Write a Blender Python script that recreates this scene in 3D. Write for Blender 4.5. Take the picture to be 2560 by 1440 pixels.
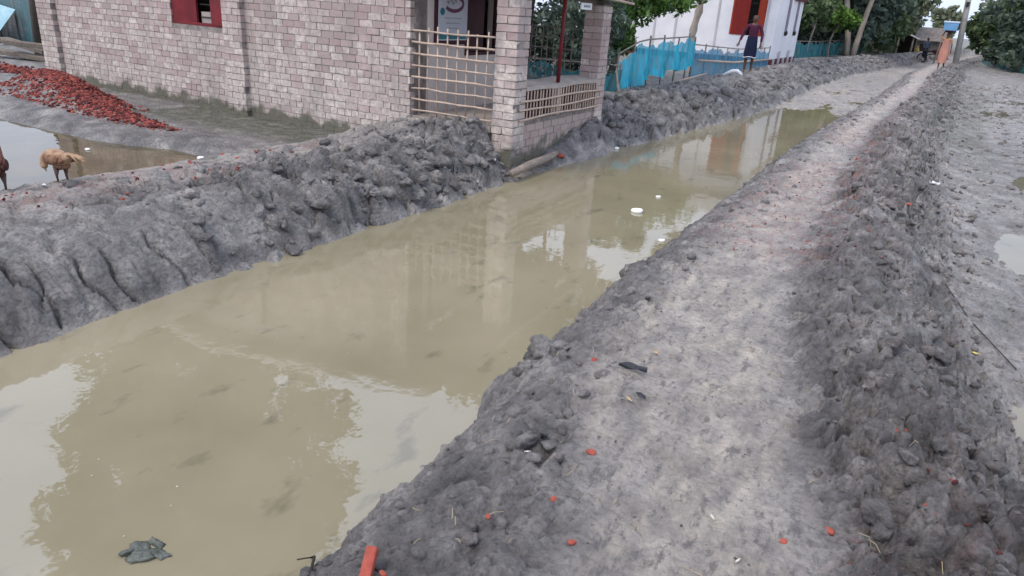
import bpy, bmesh, math, random
import numpy as np
from mathutils import Vector, Matrix
random.seed(7); rng = np.random.default_rng(11)
for o in list(bpy.data.objects): bpy.data.objects.remove(o)
S = bpy.context.scene; COL = S.collection; R = math.radians

# ------------------------------------------------------------------ camera
cam = bpy.data.cameras.new('camera'); camo = bpy.data.objects.new('camera', cam); COL.objects.link(camo)
f_px = 1780.0
def cray(px, py): return Vector((px-1280, -(py-720), -f_px))
upv = -cray(980, 5200).normalized(); yv = cray(2380, 86); yv = (yv - upv*yv.dot(upv)).normalized(); xv = yv.cross(upv)
M3 = Matrix((xv, yv, upv))
camo.matrix_world = Matrix.Translation((0, 0, 1.5)) @ M3.to_4x4()
cam.sensor_width = 36; cam.lens = 36*f_px/2560; cam.clip_start = .05; cam.clip_end = 900
S.camera = camo
# ------------------------------------------------------------------ world, sun, exposure
W = bpy.data.worlds.new('World'); S.world = W; W.use_nodes = True
wn = W.node_tree; wn.nodes.clear()
def N(nt, t, **k):
    n = nt.nodes.new(t)
    for a, b in k.items(): setattr(n, a, b)
    return n
SUN_EL, SUN_AZ = R(58), R(205)
sky = N(wn, 'ShaderNodeTexSky', sky_type='NISHITA', sun_disc=False, sun_elevation=SUN_EL, sun_rotation=SUN_AZ, dust_density=3.0, air_density=1.0)
hs = N(wn, 'ShaderNodeHueSaturation'); hs.inputs['Saturation'].default_value = .35
mx = N(wn, 'ShaderNodeMix', data_type='RGBA'); mx.inputs[0].default_value = .6
tc = N(wn, 'ShaderNodeTexCoord'); nz = N(wn, 'ShaderNodeTexNoise'); nz.inputs['Scale'].default_value = 2.2; nz.inputs['Detail'].default_value = 4
cr = N(wn, 'ShaderNodeValToRGB'); cr.color_ramp.elements[0].color = (8.0, 9.25, 12.2, 1); cr.color_ramp.elements[1].color = (11.7, 12.9, 15.8, 1)
cr.color_ramp.elements[0].position = .3; cr.color_ramp.elements[1].position = .7
bg = N(wn, 'ShaderNodeBackground'); bg.inputs['Strength'].default_value = .10
wo = N(wn, 'ShaderNodeOutputWorld')
L = wn.links.new
L(sky.outputs[0], hs.inputs['Color']); L(hs.outputs[0], mx.inputs[6]); L(tc.outputs['Generated'], nz.inputs['Vector'])
L(nz.outputs['Fac'], cr.inputs[0]); L(cr.outputs[0], mx.inputs[7]); L(mx.outputs[2], bg.inputs['Color']); L(bg.outputs[0], wo.inputs[0])
sl = bpy.data.lights.new('sun', 'SUN'); sl.energy = 1.25; sl.angle = R(18); sl.color = (1, .90, .77)
so = bpy.data.objects.new('sun', sl); COL.objects.link(so)
sdir = Vector((math.sin(SUN_AZ)*math.cos(SUN_EL), math.cos(SUN_AZ)*math.cos(SUN_EL), math.sin(SUN_EL)))
so.rotation_euler = sdir.to_track_quat('Z', 'Y').to_euler()
S.view_settings.view_transform = 'Standard'; S.view_settings.look = 'None'
S.view_settings.exposure = 0.50; S.view_settings.gamma = 1.0; S.view_settings.use_curve_mapping = False
S.render.engine = 'CYCLES'
S.cycles.max_bounces = 6; S.cycles.transparent_max_bounces = 12

# ------------------------------------------------------------------ object helpers
def tag(o, label=None, cat=None, group=None, kind=None):
    if label: o['label'] = label
    if cat: o['category'] = cat
    if group: o['group'] = group
    if kind: o['kind'] = kind
    return o
def empty(name, label, cat, loc=(0, 0, 0), rz=0, group=None):
    o = bpy.data.objects.new(name, None); COL.objects.link(o); o.location = loc; o.rotation_euler = (0, 0, rz)
    o.empty_display_size = .1
    return tag(o, label, cat, group)
def mesh_np(name, V, F, mat=None, parent=None, smooth=False):
    """V (n,3) float, F (m,k) int; all faces the same size"""
    V = np.asarray(V, np.float32); F = np.asarray(F, np.int32)
    me = bpy.data.meshes.new(name); k = F.shape[1]
    me.vertices.add(len(V)); me.vertices.foreach_set('co', V.ravel())
    me.loops.add(F.size); me.loops.foreach_set('vertex_index', F.ravel())
    me.polygons.add(len(F)); me.polygons.foreach_set('loop_start', np.arange(0, F.size, k, dtype=np.int32))
    me.update(calc_edges=True)
    me.polygons.foreach_set('use_smooth', np.full(len(F), bool(smooth)))
    if mat: me.materials.append(mat)
    o = bpy.data.objects.new(name, me); COL.objects.link(o); o.parent = parent
    return o
class MB:
    """collects boxes, tubes and polygons, builds one mesh"""
    def __init__(s): s.v = []; s.f = []
    def add(s, vs, fs):
        b = len(s.v); s.v += [tuple(v) for v in vs]; s.f += [tuple(i+b for i in q) for q in fs]; return s
    def box(s, a, b):
        (x0, y0, z0), (x1, y1, z1) = a, b
        return s.add([(x0,y0,z0),(x1,y0,z0),(x1,y1,z0),(x0,y1,z0),(x0,y0,z1),(x1,y0,z1),(x1,y1,z1),(x0,y1,z1)],
                     [(0,3,2,1),(4,5,6,7),(0,1,5,4),(1,2,6,5),(2,3,7,6),(3,0,4,7)])
    def tube(s, pts, rad, n=7, caps=True):
        pts = [Vector(p) for p in pts]; rad = rad if isinstance(rad, (list, tuple)) else [rad]*len(pts)
        vs = []; ref = Vector((.31, .2, .93))
        for i, p in enumerate(pts):
            t = (pts[min(i+1, len(pts)-1)] - pts[max(i-1, 0)]).normalized()
            if abs(t.dot(ref)) > .97: ref = Vector((1, 0, 0))
            a = t.cross(ref).normalized(); b = t.cross(a)
            for k in range(n):
                an = 2*math.pi*k/n; vs.append(p + (a*math.cos(an) + b*math.sin(an))*rad[i])
        fs = [(i*n+k, i*n+(k+1) % n, (i+1)*n+(k+1) % n, (i+1)*n+k) for i in range(len(pts)-1) for k in range(n)]
        if caps: fs += [tuple(range(n-1, -1, -1)), tuple(range((len(pts)-1)*n, len(pts)*n))]
        return s.add(vs, fs)
    def ell(s, c, r, rot=None, nu=10, nv=7):
        c = Vector(c); vs = []; fs = []
        for j in range(nv+1):
            th = math.pi*j/nv
            for i in range(nu):
                ph = 2*math.pi*i/nu
                v = Vector((r[0]*math.sin(th)*math.cos(ph), r[1]*math.sin(th)*math.sin(ph), r[2]*math.cos(th)))
                if rot: v = rot @ v
                vs.append(c+v)
        for j in range(nv):
            for i in range(nu): fs.append((j*nu+i, (j+1)*nu+i, (j+1)*nu+(i+1) % nu, j*nu+(i+1) % nu))
        return s.add(vs, fs)
    def build(s, name, mat, parent=None, smooth=False, bevel=0, loc=None):
        me = bpy.data.meshes.new(name); me.from_pydata(s.v, [], s.f); me.update()
        if smooth: me.polygons.foreach_set('use_smooth', np.ones(len(me.polygons), bool))
        me.materials.append(mat)
        o = bpy.data.objects.new(name, me); COL.objects.link(o); o.parent = parent
        if loc: o.location = loc
        if bevel:
            m = o.modifiers.new('bevel', 'BEVEL'); m.width = bevel; m.segments = 2; m.limit_method = 'ANGLE'
        return o

# ------------------------------------------------------------------ materials
def mat(name, c1, c2=None, rough=.8, scale=5, bump=0, bscale=None, spec=.3, obj=False, island=0, c3=None, metallic=0, detail=6, stretch=None, bdist=.02):
    m = bpy.data.materials.new(name); m.use_nodes = True; nt = m.node_tree; b = nt.nodes['Principled BSDF']
    b.inputs['Roughness'].default_value = rough; b.inputs['Specular IOR Level'].default_value = spec; b.inputs['Metallic'].default_value = metallic
    c2 = c2 or tuple(x*.75 for x in c1)
    t = N(nt, 'ShaderNodeTexCoord'); src = t.outputs['Object']
    if not obj: src = N(nt, 'ShaderNodeNewGeometry').outputs['Position']
    if stretch:
        mp = N(nt, 'ShaderNodeMapping'); mp.inputs['Scale'].default_value = stretch; nt.links.new(src, mp.inputs[0]); src = mp.outputs[0]
    n = N(nt, 'ShaderNodeTexNoise'); n.inputs['Scale'].default_value = scale; n.inputs['Detail'].default_value = detail; n.inputs['Roughness'].default_value = .62
    nt.links.new(src, n.inputs['Vector'])
    r = N(nt, 'ShaderNodeValToRGB'); e = r.color_ramp.elements
    e[0].position = .36; e[1].position = .66; e[0].color = (*c2, 1); e[1].color = (*c1, 1)
    if c3: q = e.new(.5); q.color = (*c3, 1)
    fac = n.outputs['Fac']
    if island:
        g = N(nt, 'ShaderNodeNewGeometry'); oi = N(nt, 'ShaderNodeObjectInfo')
        a = N(nt, 'ShaderNodeMath', operation='ADD'); nt.links.new(g.outputs['Random Per Island'], a.inputs[0]); nt.links.new(oi.outputs['Random'], a.inputs[1])
        fr = N(nt, 'ShaderNodeMath', operation='FRACT'); nt.links.new(a.outputs[0], fr.inputs[0])
        mr = N(nt, 'ShaderNodeMapRange'); mr.inputs[3].default_value = -island; mr.inputs[4].default_value = island; nt.links.new(fr.outputs[0], mr.inputs[0])
        ad = N(nt, 'ShaderNodeMath', operation='ADD'); nt.links.new(fac, ad.inputs[0]); nt.links.new(mr.outputs[0], ad.inputs[1]); fac = ad.outputs[0]
    nt.links.new(fac, r.inputs[0]); nt.links.new(r.outputs[0], b.inputs['Base Color'])
    if bump:
        n2 = N(nt, 'ShaderNodeTexNoise'); n2.inputs['Scale'].default_value = bscale or scale*4; n2.inputs['Detail'].default_value = 5
        nt.links.new(src, n2.inputs['Vector'])
        bp = N(nt, 'ShaderNodeBump'); bp.inputs['Strength'].default_value = bump; bp.inputs['Distance'].default_value = bdist
        nt.links.new(n2.outputs['Fac'], bp.inputs['Height']); nt.links.new(bp.outputs[0], b.inputs['Normal'])
    return m

def mud_material():
    m = bpy.data.materials.new('wet grey mud'); m.use_nodes = True; nt = m.node_tree; b = nt.nodes['Principled BSDF']; l = nt.links.new
    geo = N(nt, 'ShaderNodeNewGeometry'); pos = geo.outputs['Position']
    at = N(nt, 'ShaderNodeAttribute', attribute_name='masks'); sep = N(nt, 'ShaderNodeSeparateColor'); l(at.outputs['Color'], sep.inputs[0])
    def noise(sc, det=6, ro=.6, v=pos, dist=0):
        n = N(nt, 'ShaderNodeTexNoise'); n.inputs['Scale'].default_value = sc; n.inputs['Detail'].default_value = det; n.inputs['Roughness'].default_value = ro
        n.inputs['Distortion'].default_value = dist; l(v, n.inputs['Vector']); return n.outputs['Fac']
    def ramp(fac, stops):
        r = N(nt, 'ShaderNodeValToRGB'); e = r.color_ramp.elements
        for i, (p, c) in enumerate(stops):
            q = e[i] if i < 2 else e.new(p)
            q.position = p; q.color = (*c, 1) if isinstance(c, tuple) else (c, c, c, 1)
        l(fac, r.inputs[0]); return r.outputs[0]
    def math_(op, a, b_=None, clamp=False):
        n = N(nt, 'ShaderNodeMath', operation=op, use_clamp=clamp)
        for i, v in enumerate((a, b_)):
            if v is None: continue
            if isinstance(v, (int, float)): n.inputs[i].default_value = v
            else: l(v, n.inputs[i])
        return n.outputs[0]
    def mix(f, a, b_):
        n = N(nt, 'ShaderNodeMix', data_type='RGBA')
        l(f, n.inputs[0])
        for i, v in ((6, a), (7, b_)):
            if isinstance(v, tuple): n.inputs[i].default_value = (*v, 1)
            else: l(v, n.inputs[i])
        return n.outputs[2]
    mp = N(nt, 'ShaderNodeMapping'); mp.inputs['Scale'].default_value = (1, .45, 1); mp.inputs['Rotation'].default_value = (0, 0, R(62)); l(pos, mp.inputs[0])
    sv = mp.outputs[0]
    base = ramp(noise(3.2, 9, .68), [(.34, (.142, .133, .132)), (.66, (.475, .442, .420)), (.5, (.288, .270, .263))])
    fine = noise(38, 6, .7)
    base = mix(ramp(fine, [(.36, .75), (.52, 0.0)]), base, (.118, .111, .112))
    drk = math_('MULTIPLY', sep.outputs['Blue'], 1.0)
    dn = ramp(noise(4.5, 9, .72), [(.36, 1.0), (.62, 0.0)])
    dark = math_('MULTIPLY', at.outputs['Alpha'], dn, True)
    base = mix(dark, base, (.056, .053, .055))
    # trodden dry skin of the path, also painted sheen of the wet far bed
    pn = ramp(noise(4.5, 8, .72, sv), [(.33, .30), (.66, 1.0)])
    palec = ramp(noise(9, 8, .7, sv), [(.36, (.345, .305, .275)), (.64, (.70, .61, .515))])
    pf = math_('MULTIPLY', sep.outputs['Red'], pn, True)
    base = mix(pf, base, palec)
    spot = ramp(noise(22, 5, .7, sv), [(.36, .8), (.46, 0.0)])
    base = mix(spot, base, (.15, .14, .143))
    # brick dust
    rn = ramp(noise(13, 8, .75), [(.475, 0.0), (.65, .72)])
    rf = math_('MULTIPLY', sep.outputs['Green'], rn, True)
    base = mix(rf, base, (.38, .16, .135))
    mn = ramp(noise(6, 6, .7), [(.35, .2), (.6, 1.0)])
    base = mix(math_('MULTIPLY', drk, mn, True), base, (.075, .085, .050))
    l(base, b.inputs['Base Color'])
    ro = ramp(noise(5, 6, .65), [(.38, .33), (.62, .80)])
    l(ro, b.inputs['Roughness']); b.inputs['Specular IOR Level'].default_value = .5
    h = math_('ADD', math_('MULTIPLY', noise(26, 8, .75), 1.0), math_('MULTIPLY', noise(90, 5, .7, sv), .35))
    vo = N(nt, 'ShaderNodeTexVoronoi', feature='F1'); vo.inputs['Scale'].default_value = 34; l(pos, vo.inputs['Vector'])
    h = math_('ADD', h, math_('MULTIPLY', vo.outputs['Distance'], -.5))
    bp = N(nt, 'ShaderNodeBump'); bp.inputs['Strength'].default_value = 1.0; bp.inputs['Distance'].default_value = .03
    l(h, bp.inputs['Height']); l(bp.outputs[0], b.inputs['Normal'])
    return m
MUD = mud_material()

def water_material(name, c1, c2, ior=1.42, clear=.16, sc=1.2):
    m = bpy.data.materials.new(name); m.use_nodes = True; nt = m.node_tree; nt.nodes.clear(); l = nt.links.new
    pos = N(nt, 'ShaderNodeNewGeometry').outputs['Position']
    n = N(nt, 'ShaderNodeTexNoise'); n.inputs['Scale'].default_value = sc; n.inputs['Detail'].default_value = 7; l(pos, n.inputs['Vector'])
    r = N(nt, 'ShaderNodeValToRGB'); r.color_ramp.elements[0].position = .35; r.color_ramp.elements[1].position = .65
    r.color_ramp.elements[0].color = (*c2, 1); r.color_ramp.elements[1].color = (*c1, 1); l(n.outputs['Fac'], r.inputs[0])
    # mud shapes showing through the murk
    mp = N(nt, 'ShaderNodeMapping'); mp.inputs['Rotation'].default_value = (0, 0, R(12)); mp.inputs['Scale'].default_value = (5.2, 2.4, 1); l(pos, mp.inputs[0])
    nb = N(nt, 'ShaderNodeTexNoise'); nb.inputs['Scale'].default_value = 1.0; nb.inputs['Detail'].default_value = 5; nb.inputs['Roughness'].default_value = .6; l(mp.outputs[0], nb.inputs['Vector'])
    rb = N(nt, 'ShaderNodeValToRGB'); rb.color_ramp.elements[0].position = .60; rb.color_ramp.elements[1].position = .70; rb.color_ramp.elements[0].color = (0, 0, 0, 1); rb.color_ramp.elements[1].color = (.5, .5, .5, 1); l(nb.outputs['Fac'], rb.inputs[0])
    mb_ = N(nt, 'ShaderNodeMix', data_type='RGBA'); l(rb.outputs[0], mb_.inputs[0]); l(r.outputs[0], mb_.inputs[6]); mb_.inputs[7].default_value = (c2[0]*.42, c2[1]*.47, c2[2]*.5, 1)
    d = N(nt, 'ShaderNodeBsdfDiffuse'); l(mb_.outputs[2], d.inputs['Color'])
    t = N(nt, 'ShaderNodeBsdfTransparent'); t.inputs['Color'].default_value = (.75, .7, .55, 1)
    mx1 = N(nt, 'ShaderNodeMixShader'); mx1.inputs[0].default_value = clear; l(d.outputs[0], mx1.inputs[1]); l(t.outputs[0], mx1.inputs[2])
    n2 = N(nt, 'ShaderNodeTexNoise'); n2.inputs['Scale'].default_value = 5; n2.inputs['Detail'].default_value = 3; l(pos, n2.inputs['Vector'])
    bp = N(nt, 'ShaderNodeBump'); bp.inputs['Strength'].default_value = .05; bp.inputs['Distance'].default_value = .03; l(n2.outputs['Fac'], bp.inputs['Height'])
    g = N(nt, 'ShaderNodeBsdfGlossy'); g.inputs['Roughness'].default_value = .025; l(bp.outputs[0], g.inputs['Normal'])
    fr = N(nt, 'ShaderNodeFresnel'); fr.inputs['IOR'].default_value = ior; l(bp.outputs[0], fr.inputs['Normal'])
    mx2 = N(nt, 'ShaderNodeMixShader'); l(fr.outputs[0], mx2.inputs[0]); l(mx1.outputs[0], mx2.inputs[1]); l(g.outputs[0], mx2.inputs[2])
    o = N(nt, 'ShaderNodeOutputMaterial'); l(mx2.outputs[0], o.inputs[0])
    return m
WATER = water_material('murky canal water', (.36, .315, .215), (.285, .25, .165), ior=2.15, clear=.12, sc=.8)
PONDW = water_material('brown pond water', (.15, .115, .05), (.095, .075, .035), ior=2.2, sc=3)
def net_material(name, col, op):
    m = bpy.data.materials.new(name); m.use_nodes = True; nt = m.node_tree; b = nt.nodes['Principled BSDF']; l = nt.links.new
    g = N(nt, 'ShaderNodeNewGeometry'); mp = N(nt, 'ShaderNodeMapping'); mp.inputs['Scale'].default_value = (3, 3, .6); l(g.outputs['Position'], mp.inputs[0])
    n = N(nt, 'ShaderNodeTexNoise'); n.inputs['Scale'].default_value = 2.5; n.inputs['Detail'].default_value = 6; l(mp.outputs[0], n.inputs['Vector'])
    r = N(nt, 'ShaderNodeValToRGB'); r.color_ramp.elements[0].color = (*[c*.6 for c in col], 1); r.color_ramp.elements[1].color = (*[min(1, c*1.35) for c in col], 1)
    r.color_ramp.elements[0].position = .3; r.color_ramp.elements[1].position = .7
    l(n.outputs['Fac'], r.inputs[0]); l(r.outputs[0], b.inputs['Base Color'])
    mr = N(nt, 'ShaderNodeMapRange'); mr.inputs[1].default_value = .3; mr.inputs[2].default_value = .7; mr.inputs[3].default_value = max(0, op-.15); mr.inputs[4].default_value = min(1, op+.15)
    l(n.outputs['Fac'], mr.inputs[0]); l(mr.outputs[0], b.inputs['Alpha']); b.inputs['Roughness'].default_value = .7
    return m
NET = net_material('turquoise fishing net', (.004, .36, .50), .88)
NETB = net_material('faded blue net', (.04, .24, .38), .80)
NETG = net_material('green blue net', (.02, .17, .2), .8)
BRICKM = None
def brick_material(name, cream, pink, dark, mossy=True):
    m = bpy.data.materials.new(name); m.use_nodes = True; nt = m.node_tree; b = nt.nodes['Principled BSDF']; l = nt.links.new
    g = N(nt, 'ShaderNodeNewGeometry'); oi = N(nt, 'ShaderNodeObjectInfo'); pos = g.outputs['Position']
    a = N(nt, 'ShaderNodeMath', operation='ADD'); l(g.outputs['Random Per Island'], a.inputs[0]); l(oi.outputs['Random'], a.inputs[1])
    fr = N(nt, 'ShaderNodeMath', operation='FRACT'); l(a.outputs[0], fr.inputs[0])
    n = N(nt, 'ShaderNodeTexNoise'); n.inputs['Scale'].default_value = 1.1; n.inputs['Detail'].default_value = 8; n.inputs['Roughness'].default_value = .7; l(pos, n.inputs['Vector'])
    s = N(nt, 'ShaderNodeMath', operation='MULTIPLY_ADD'); l(fr.outputs[0], s.inputs[0]); s.inputs[1].default_value = .40; l(n.outputs['Fac'], s.inputs[2])
    sz = N(nt, 'ShaderNodeSeparateXYZ'); l(pos, sz.inputs[0])
    # higher courses kept more of their pink colour, lower ones are leached pale
    zz = N(nt, 'ShaderNodeMapRange'); zz.inputs[1].default_value = .2; zz.inputs[2].default_value = 1.3; zz.inputs[3].default_value = .10; zz.inputs[4].default_value = -.10; l(sz.outputs['Z'], zz.inputs[0])
    s2 = N(nt, 'ShaderNodeMath', operation='ADD'); l(s.outputs[0], s2.inputs[0]); l(zz.outputs[0], s2.inputs[1])
    r = N(nt, 'ShaderNodeValToRGB'); e = r.color_ramp.elements
    e[0].position = .46; e[0].color = (*dark, 1); e[1].position = .84; e[1].color = (*cream, 1); q = e.new(.6); q.color = (*pink, 1); q = e.new(.72); q.color = tuple((np.array((*pink, 1))+np.array((*cream, 1)))/2)
    l(s2.outputs[0], r.inputs[0])
    n2 = N(nt, 'ShaderNodeTexNoise'); n2.inputs['Scale'].default_value = 14; n2.inputs['Detail'].default_value = 8; n2.inputs['Roughness'].default_value = .75; l(pos, n2.inputs['Vector'])
    r2 = N(nt, 'ShaderNodeValToRGB'); r2.color_ramp.elements[0].position = .40; r2.color_ramp.elements[1].position = .62; r2.color_ramp.elements[0].color = (.9, .9, .9, 1); r2.color_ramp.elements[1].color = (0, 0, 0, 1)
    l(n2.outputs['Fac'], r2.inputs[0])
    mxx = N(nt, 'ShaderNodeMix', data_type='RGBA'); l(r2.outputs[0], mxx.inputs[0]); l(r.outputs[0], mxx.inputs[6]); mxx.inputs[7].default_value = (.36, .315, .305, 1)
    mpp = N(nt, 'ShaderNodeMapping'); mpp.inputs['Scale'].default_value = (2.2, 2.2, .55); l(pos, mpp.inputs[0])
    n4 = N(nt, 'ShaderNodeTexNoise'); n4.inputs['Scale'].default_value = 1.4; n4.inputs['Detail'].default_value = 8; n4.inputs['Roughness'].default_value = .7; l(mpp.outputs[0], n4.inputs['Vector'])
    r4 = N(nt, 'ShaderNodeValToRGB'); r4.color_ramp.elements[0].position = .36; r4.color_ramp.elements[1].position = .56; r4.color_ramp.elements[0].color = (.55, .55, .55, 1); r4.color_ramp.elements[1].color = (0, 0, 0, 1); l(n4.outputs['Fac'], r4.inputs[0])
    m4 = N(nt, 'ShaderNodeMix', data_type='RGBA'); l(r4.outputs[0], m4.inputs[0]); l(mxx.outputs[2], m4.inputs[6]); m4.inputs[7].default_value = (.30, .27, .245, 1)
    out = m4.outputs[2]
    if mossy:
        zm = N(nt, 'ShaderNodeMapRange'); zm.inputs[1].default_value = -.28; zm.inputs[2].default_value = .06; zm.inputs[3].default_value = .6; zm.inputs[4].default_value = .0; l(sz.outputs['Z'], zm.inputs[0])
        n3 = N(nt, 'ShaderNodeTexNoise'); n3.inputs['Scale'].default_value = 5; n3.inputs['Detail'].default_value = 7; l(pos, n3.inputs['Vector'])
        ad = N(nt, 'ShaderNodeMath', operation='ADD'); l(zm.outputs[0], ad.inputs[0]); l(n3.outputs['Fac'], ad.inputs[1])
        r3 = N(nt, 'ShaderNodeValToRGB'); r3.color_ramp.elements[0].position = .66; r3.color_ramp.elements[1].position = .84; r3.color_ramp.elements[0].color = (0, 0, 0, 1); r3.color_ramp.elements[1].color = (.9, .9, .9, 1); l(ad.outputs[0], r3.inputs[0])
        m3 = N(nt, 'ShaderNodeMix', data_type='RGBA'); l(r3.outputs[0], m3.inputs[0]); l(out, m3.inputs[6]); m3.inputs[7].default_value = (.115, .115, .085, 1); out = m3.outputs[2]
    l(out, b.inputs['Base Color']); b.inputs['Roughness'].default_value = .9; b.inputs['Specular IOR Level'].default_value = .2
    bp = N(nt, 'ShaderNodeBump'); bp.inputs['Strength'].default_value = .7; bp.inputs['Distance'].default_value = .008; l(n2.outputs['Fac'], bp.inputs['Height']); l(bp.outputs[0], b.inputs['Normal'])
    return m
BRICK = brick_material('weathered brick', (.72, .63, .56), (.53, .39, .37), (.39, .255, .24))
BRICKR = brick_material('washed red brick', (.42, .32, .28), (.33, .22, .19), (.24, .14, .115))
MORTAR = mat('lime mortar', (.33, .29, .27), (.15, .135, .125), rough=.95, scale=7, bump=.6, bscale=60)
PLASTER = mat('stained plaster', (.70, .63, .59), (.56, .50, .465), rough=.9, scale=2.2, bump=.3, bscale=30)
CONC = mat('rough concrete', (.44, .39, .36), (.34, .30, .275), rough=.9, scale=6, bump=.4, bscale=50)
BAMB = mat('dry split bamboo', (.56, .44, .36), (.40, .30, .24), rough=.6, scale=9, bump=.3, bscale=60)
BAMBG = mat('grey bamboo', (.30, .27, .24), (.19, .165, .15), rough=.7, scale=8)
REDP = mat('dull red paint', (.20, .016, .022), (.12, .010, .016), rough=.55, scale=4)
REDD = mat('dark maroon paint', (.06, .012, .02), (.035, .007, .012), rough=.6, scale=4)
ORNG = mat('orange red shutter paint', (.40, .055, .02), (.28, .028, .015), rough=.55, scale=2)
DARK = mat('dark wood and room shade', (.05, .04, .035), (.03, .025, .02), rough=.8, scale=8)
WOOD = mat('weathered plank', (.24, .2, .165), (.13, .11, .095), rough=.85, scale=6, bump=.5, stretch=(1, 6, 6))
TIN = mat('aged corrugated tin', (.40, .39, .38), (.26, .23, .21), rough=.5, scale=1.5, metallic=.3)
TINR = mat('rusted brown tin', (.22, .18, .16), (.13, .10, .09), rough=.7, scale=1.5)
WHITE = mat('white painted tin', (.86, .85, .88), (.74, .74, .78), rough=.5, scale=1.2)
WHITE2 = mat('white batten', (.56, .55, .58), (.46, .45, .48), rough=.6, scale=2)
MAROON = mat('maroon plinth', (.12, .022, .03), (.08, .018, .022), rough=.7, scale=3)
BARK = mat('grey bark', (.23, .195, .165), (.11, .095, .08), rough=.9, scale=6, bump=.8, bscale=22, stretch=(1, 1, .35))
BARKP = mat('pale bark', (.42, .365, .31), (.24, .20, .17), rough=.9, scale=5, bump=.5, stretch=(1, 1, .4))
BARKD = mat('dark bark', (.09, .075, .065), (.045, .038, .032), rough=.9, scale=6, bump=.8, stretch=(1, 1, .35))
def leafmat(name, a, b, c): 
    m = mat(name, a, b, rough=.55, scale=.9, island=.22, c3=c, spec=.25)
    nt = m.node_tree; p = nt.nodes['Principled BSDF']
    t = N(nt, 'ShaderNodeBsdfTranslucent'); mxs = N(nt, 'ShaderNodeMixShader'); mxs.inputs[0].default_value = .3
    src = p.inputs['Base Color'].links[0].from_socket
    nt.links.new(src, t.inputs['Color']); nt.links.new(p.outputs[0], mxs.inputs[1]); nt.links.new(t.outputs[0], mxs.inputs[2])
    o = [n for n in nt.nodes if n.type == 'OUTPUT_MATERIAL'][0]; nt.links.new(mxs.outputs[0], o.inputs[0])
    return m
LEAFB = leafmat('bright leaf', (.20, .33, .075), (.04, .10, .022), (.11, .21, .045))
LEAFM = leafmat('mid leaf', (.20, .27, .135), (.05, .085, .045), (.115, .17, .08))  # greens lifted so far crowns carry haze in their colour
LEAFD = leafmat('dark leaf', (.20, .26, .19), (.055, .08, .07), (.11, .155, .12))  # lightened to paint haze into the distant trees
LEAFP = leafmat('haze pale leaf', (.33, .36, .24), (.13, .155, .11), (.22, .25, .165))  # pale tone is distance haze painted into the leaves
CHIP = mat('crushed red brick', (.33, .085, .065), (.085, .025, .025), rough=.95, scale=8, island=.3, c3=(.18, .045, .04))
CHIPR = mat('fresh red brick', (.42, .10, .07), (.28, .06, .045), rough=.9, scale=20, bump=.4)
PLASTW = mat('white plastic scrap', (.85, .86, .88), (.7, .71, .74), rough=.35, scale=6)
FOAM = mat('white foam', (.88, .88, .86), (.76, .76, .74), rough=.8, scale=20)
BLACKR = mat('black rubber', (.035, .036, .042), (.02, .02, .024), rough=.7, scale=20, bump=.4)
SKIN = mat('brown skin', (.14, .07, .045), (.10, .05, .033), rough=.6, scale=5)
HAIR = mat('greying hair', (.10, .085, .085), (.04, .035, .035), rough=.8, scale=20)

# ------------------------------------------------------------------ terrain
PERM = rng.permutation(512)
def hsh(ix, iy, s):
    a = (ix.astype(np.int64)*73856093) ^ (iy.astype(np.int64)*19349663) ^ (s*83492791)
    a = (a ^ (a >> 13)) * 1274126177 & 0x7fffffff; a = (a ^ (a >> 11)) * 668265263 & 0x7fffffff
    return ((a >> 5) & 0xfffff)/float(0xfffff)
def vnoise(x, y, s):
    ix = np.floor(x); iy = np.floor(y); fx = x-ix; fy = y-iy; fx = fx*fx*(3-2*fx); fy = fy*fy*(3-2*fy)
    ix = ix.astype(np.int64); iy = iy.astype(np.int64)
    a = hsh(ix, iy, s); b = hsh(ix+1, iy, s); c = hsh(ix, iy+1, s); d = hsh(ix+1, iy+1, s)
    return (a*(1-fx)+b*fx)*(1-fy)+(c*(1-fx)+d*fx)*fy
def fbm(x, y, s, oct=4, g=.5):
    t = 0; a = 1; w = 0
    for i in range(oct):
        t = t + a*(vnoise(x*2**i + 17.3*i, y*2**i - 9.1*i, s+i)*2-1); w += a; a *= g
    return t/w
def worley(x, y, s):
    ix = np.floor(x).astype(np.int64); iy = np.floor(y).astype(np.int64)
    f1 = np.full(x.shape, 9.); f2 = np.full(x.shape, 9.); h1 = np.zeros(x.shape)
    for dx in (-1, 0, 1):
        for dy in (-1, 0, 1):
            jx = ix+dx; jy = iy+dy
            px = jx + hsh(jx, jy, s); py = jy + hsh(jx, jy, s+5)
            d = np.sqrt((px-x)**2 + (py-y)**2); hh = hsh(jx, jy, s+9)
            m = d < f1
            f2 = np.where(m, f1, np.minimum(f2, d)); h1 = np.where(m, hh, h1); f1 = np.where(m, d, f1)
    return f1, f2, h1
def slabs(x, y, s):
    # broken clay: every cell is a tilted plane, deep joints between cells
    ix = np.floor(x).astype(np.int64); iy = np.floor(y).astype(np.int64)
    f1 = np.full(x.shape, 9.); f2 = np.full(x.shape, 9.); h1 = np.zeros(x.shape)
    for dx in (-1, 0, 1):
        for dy in (-1, 0, 1):
            jx = ix+dx; jy = iy+dy; px = jx + hsh(jx, jy, s); py = jy + hsh(jx, jy, s+5)
            d = np.sqrt((px-x)**2 + (py-y)**2); pl = (hsh(jx, jy, s+9)-.5)*1.1 + (x-px)*(hsh(jx, jy, s+11)-.5)*2.6 + (y-py)*(hsh(jx, jy, s+13)-.5)*2.6
            m = d < f1
            f2 = np.where(m, f1, np.minimum(f2, d)); h1 = np.where(m, pl, h1); f1 = np.where(m, d, f1)
    return h1, f2-f1
def sst(a, b, x): t = np.clip((x-a)/(b-a), 0, 1); return t*t*(3-2*t)
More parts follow.
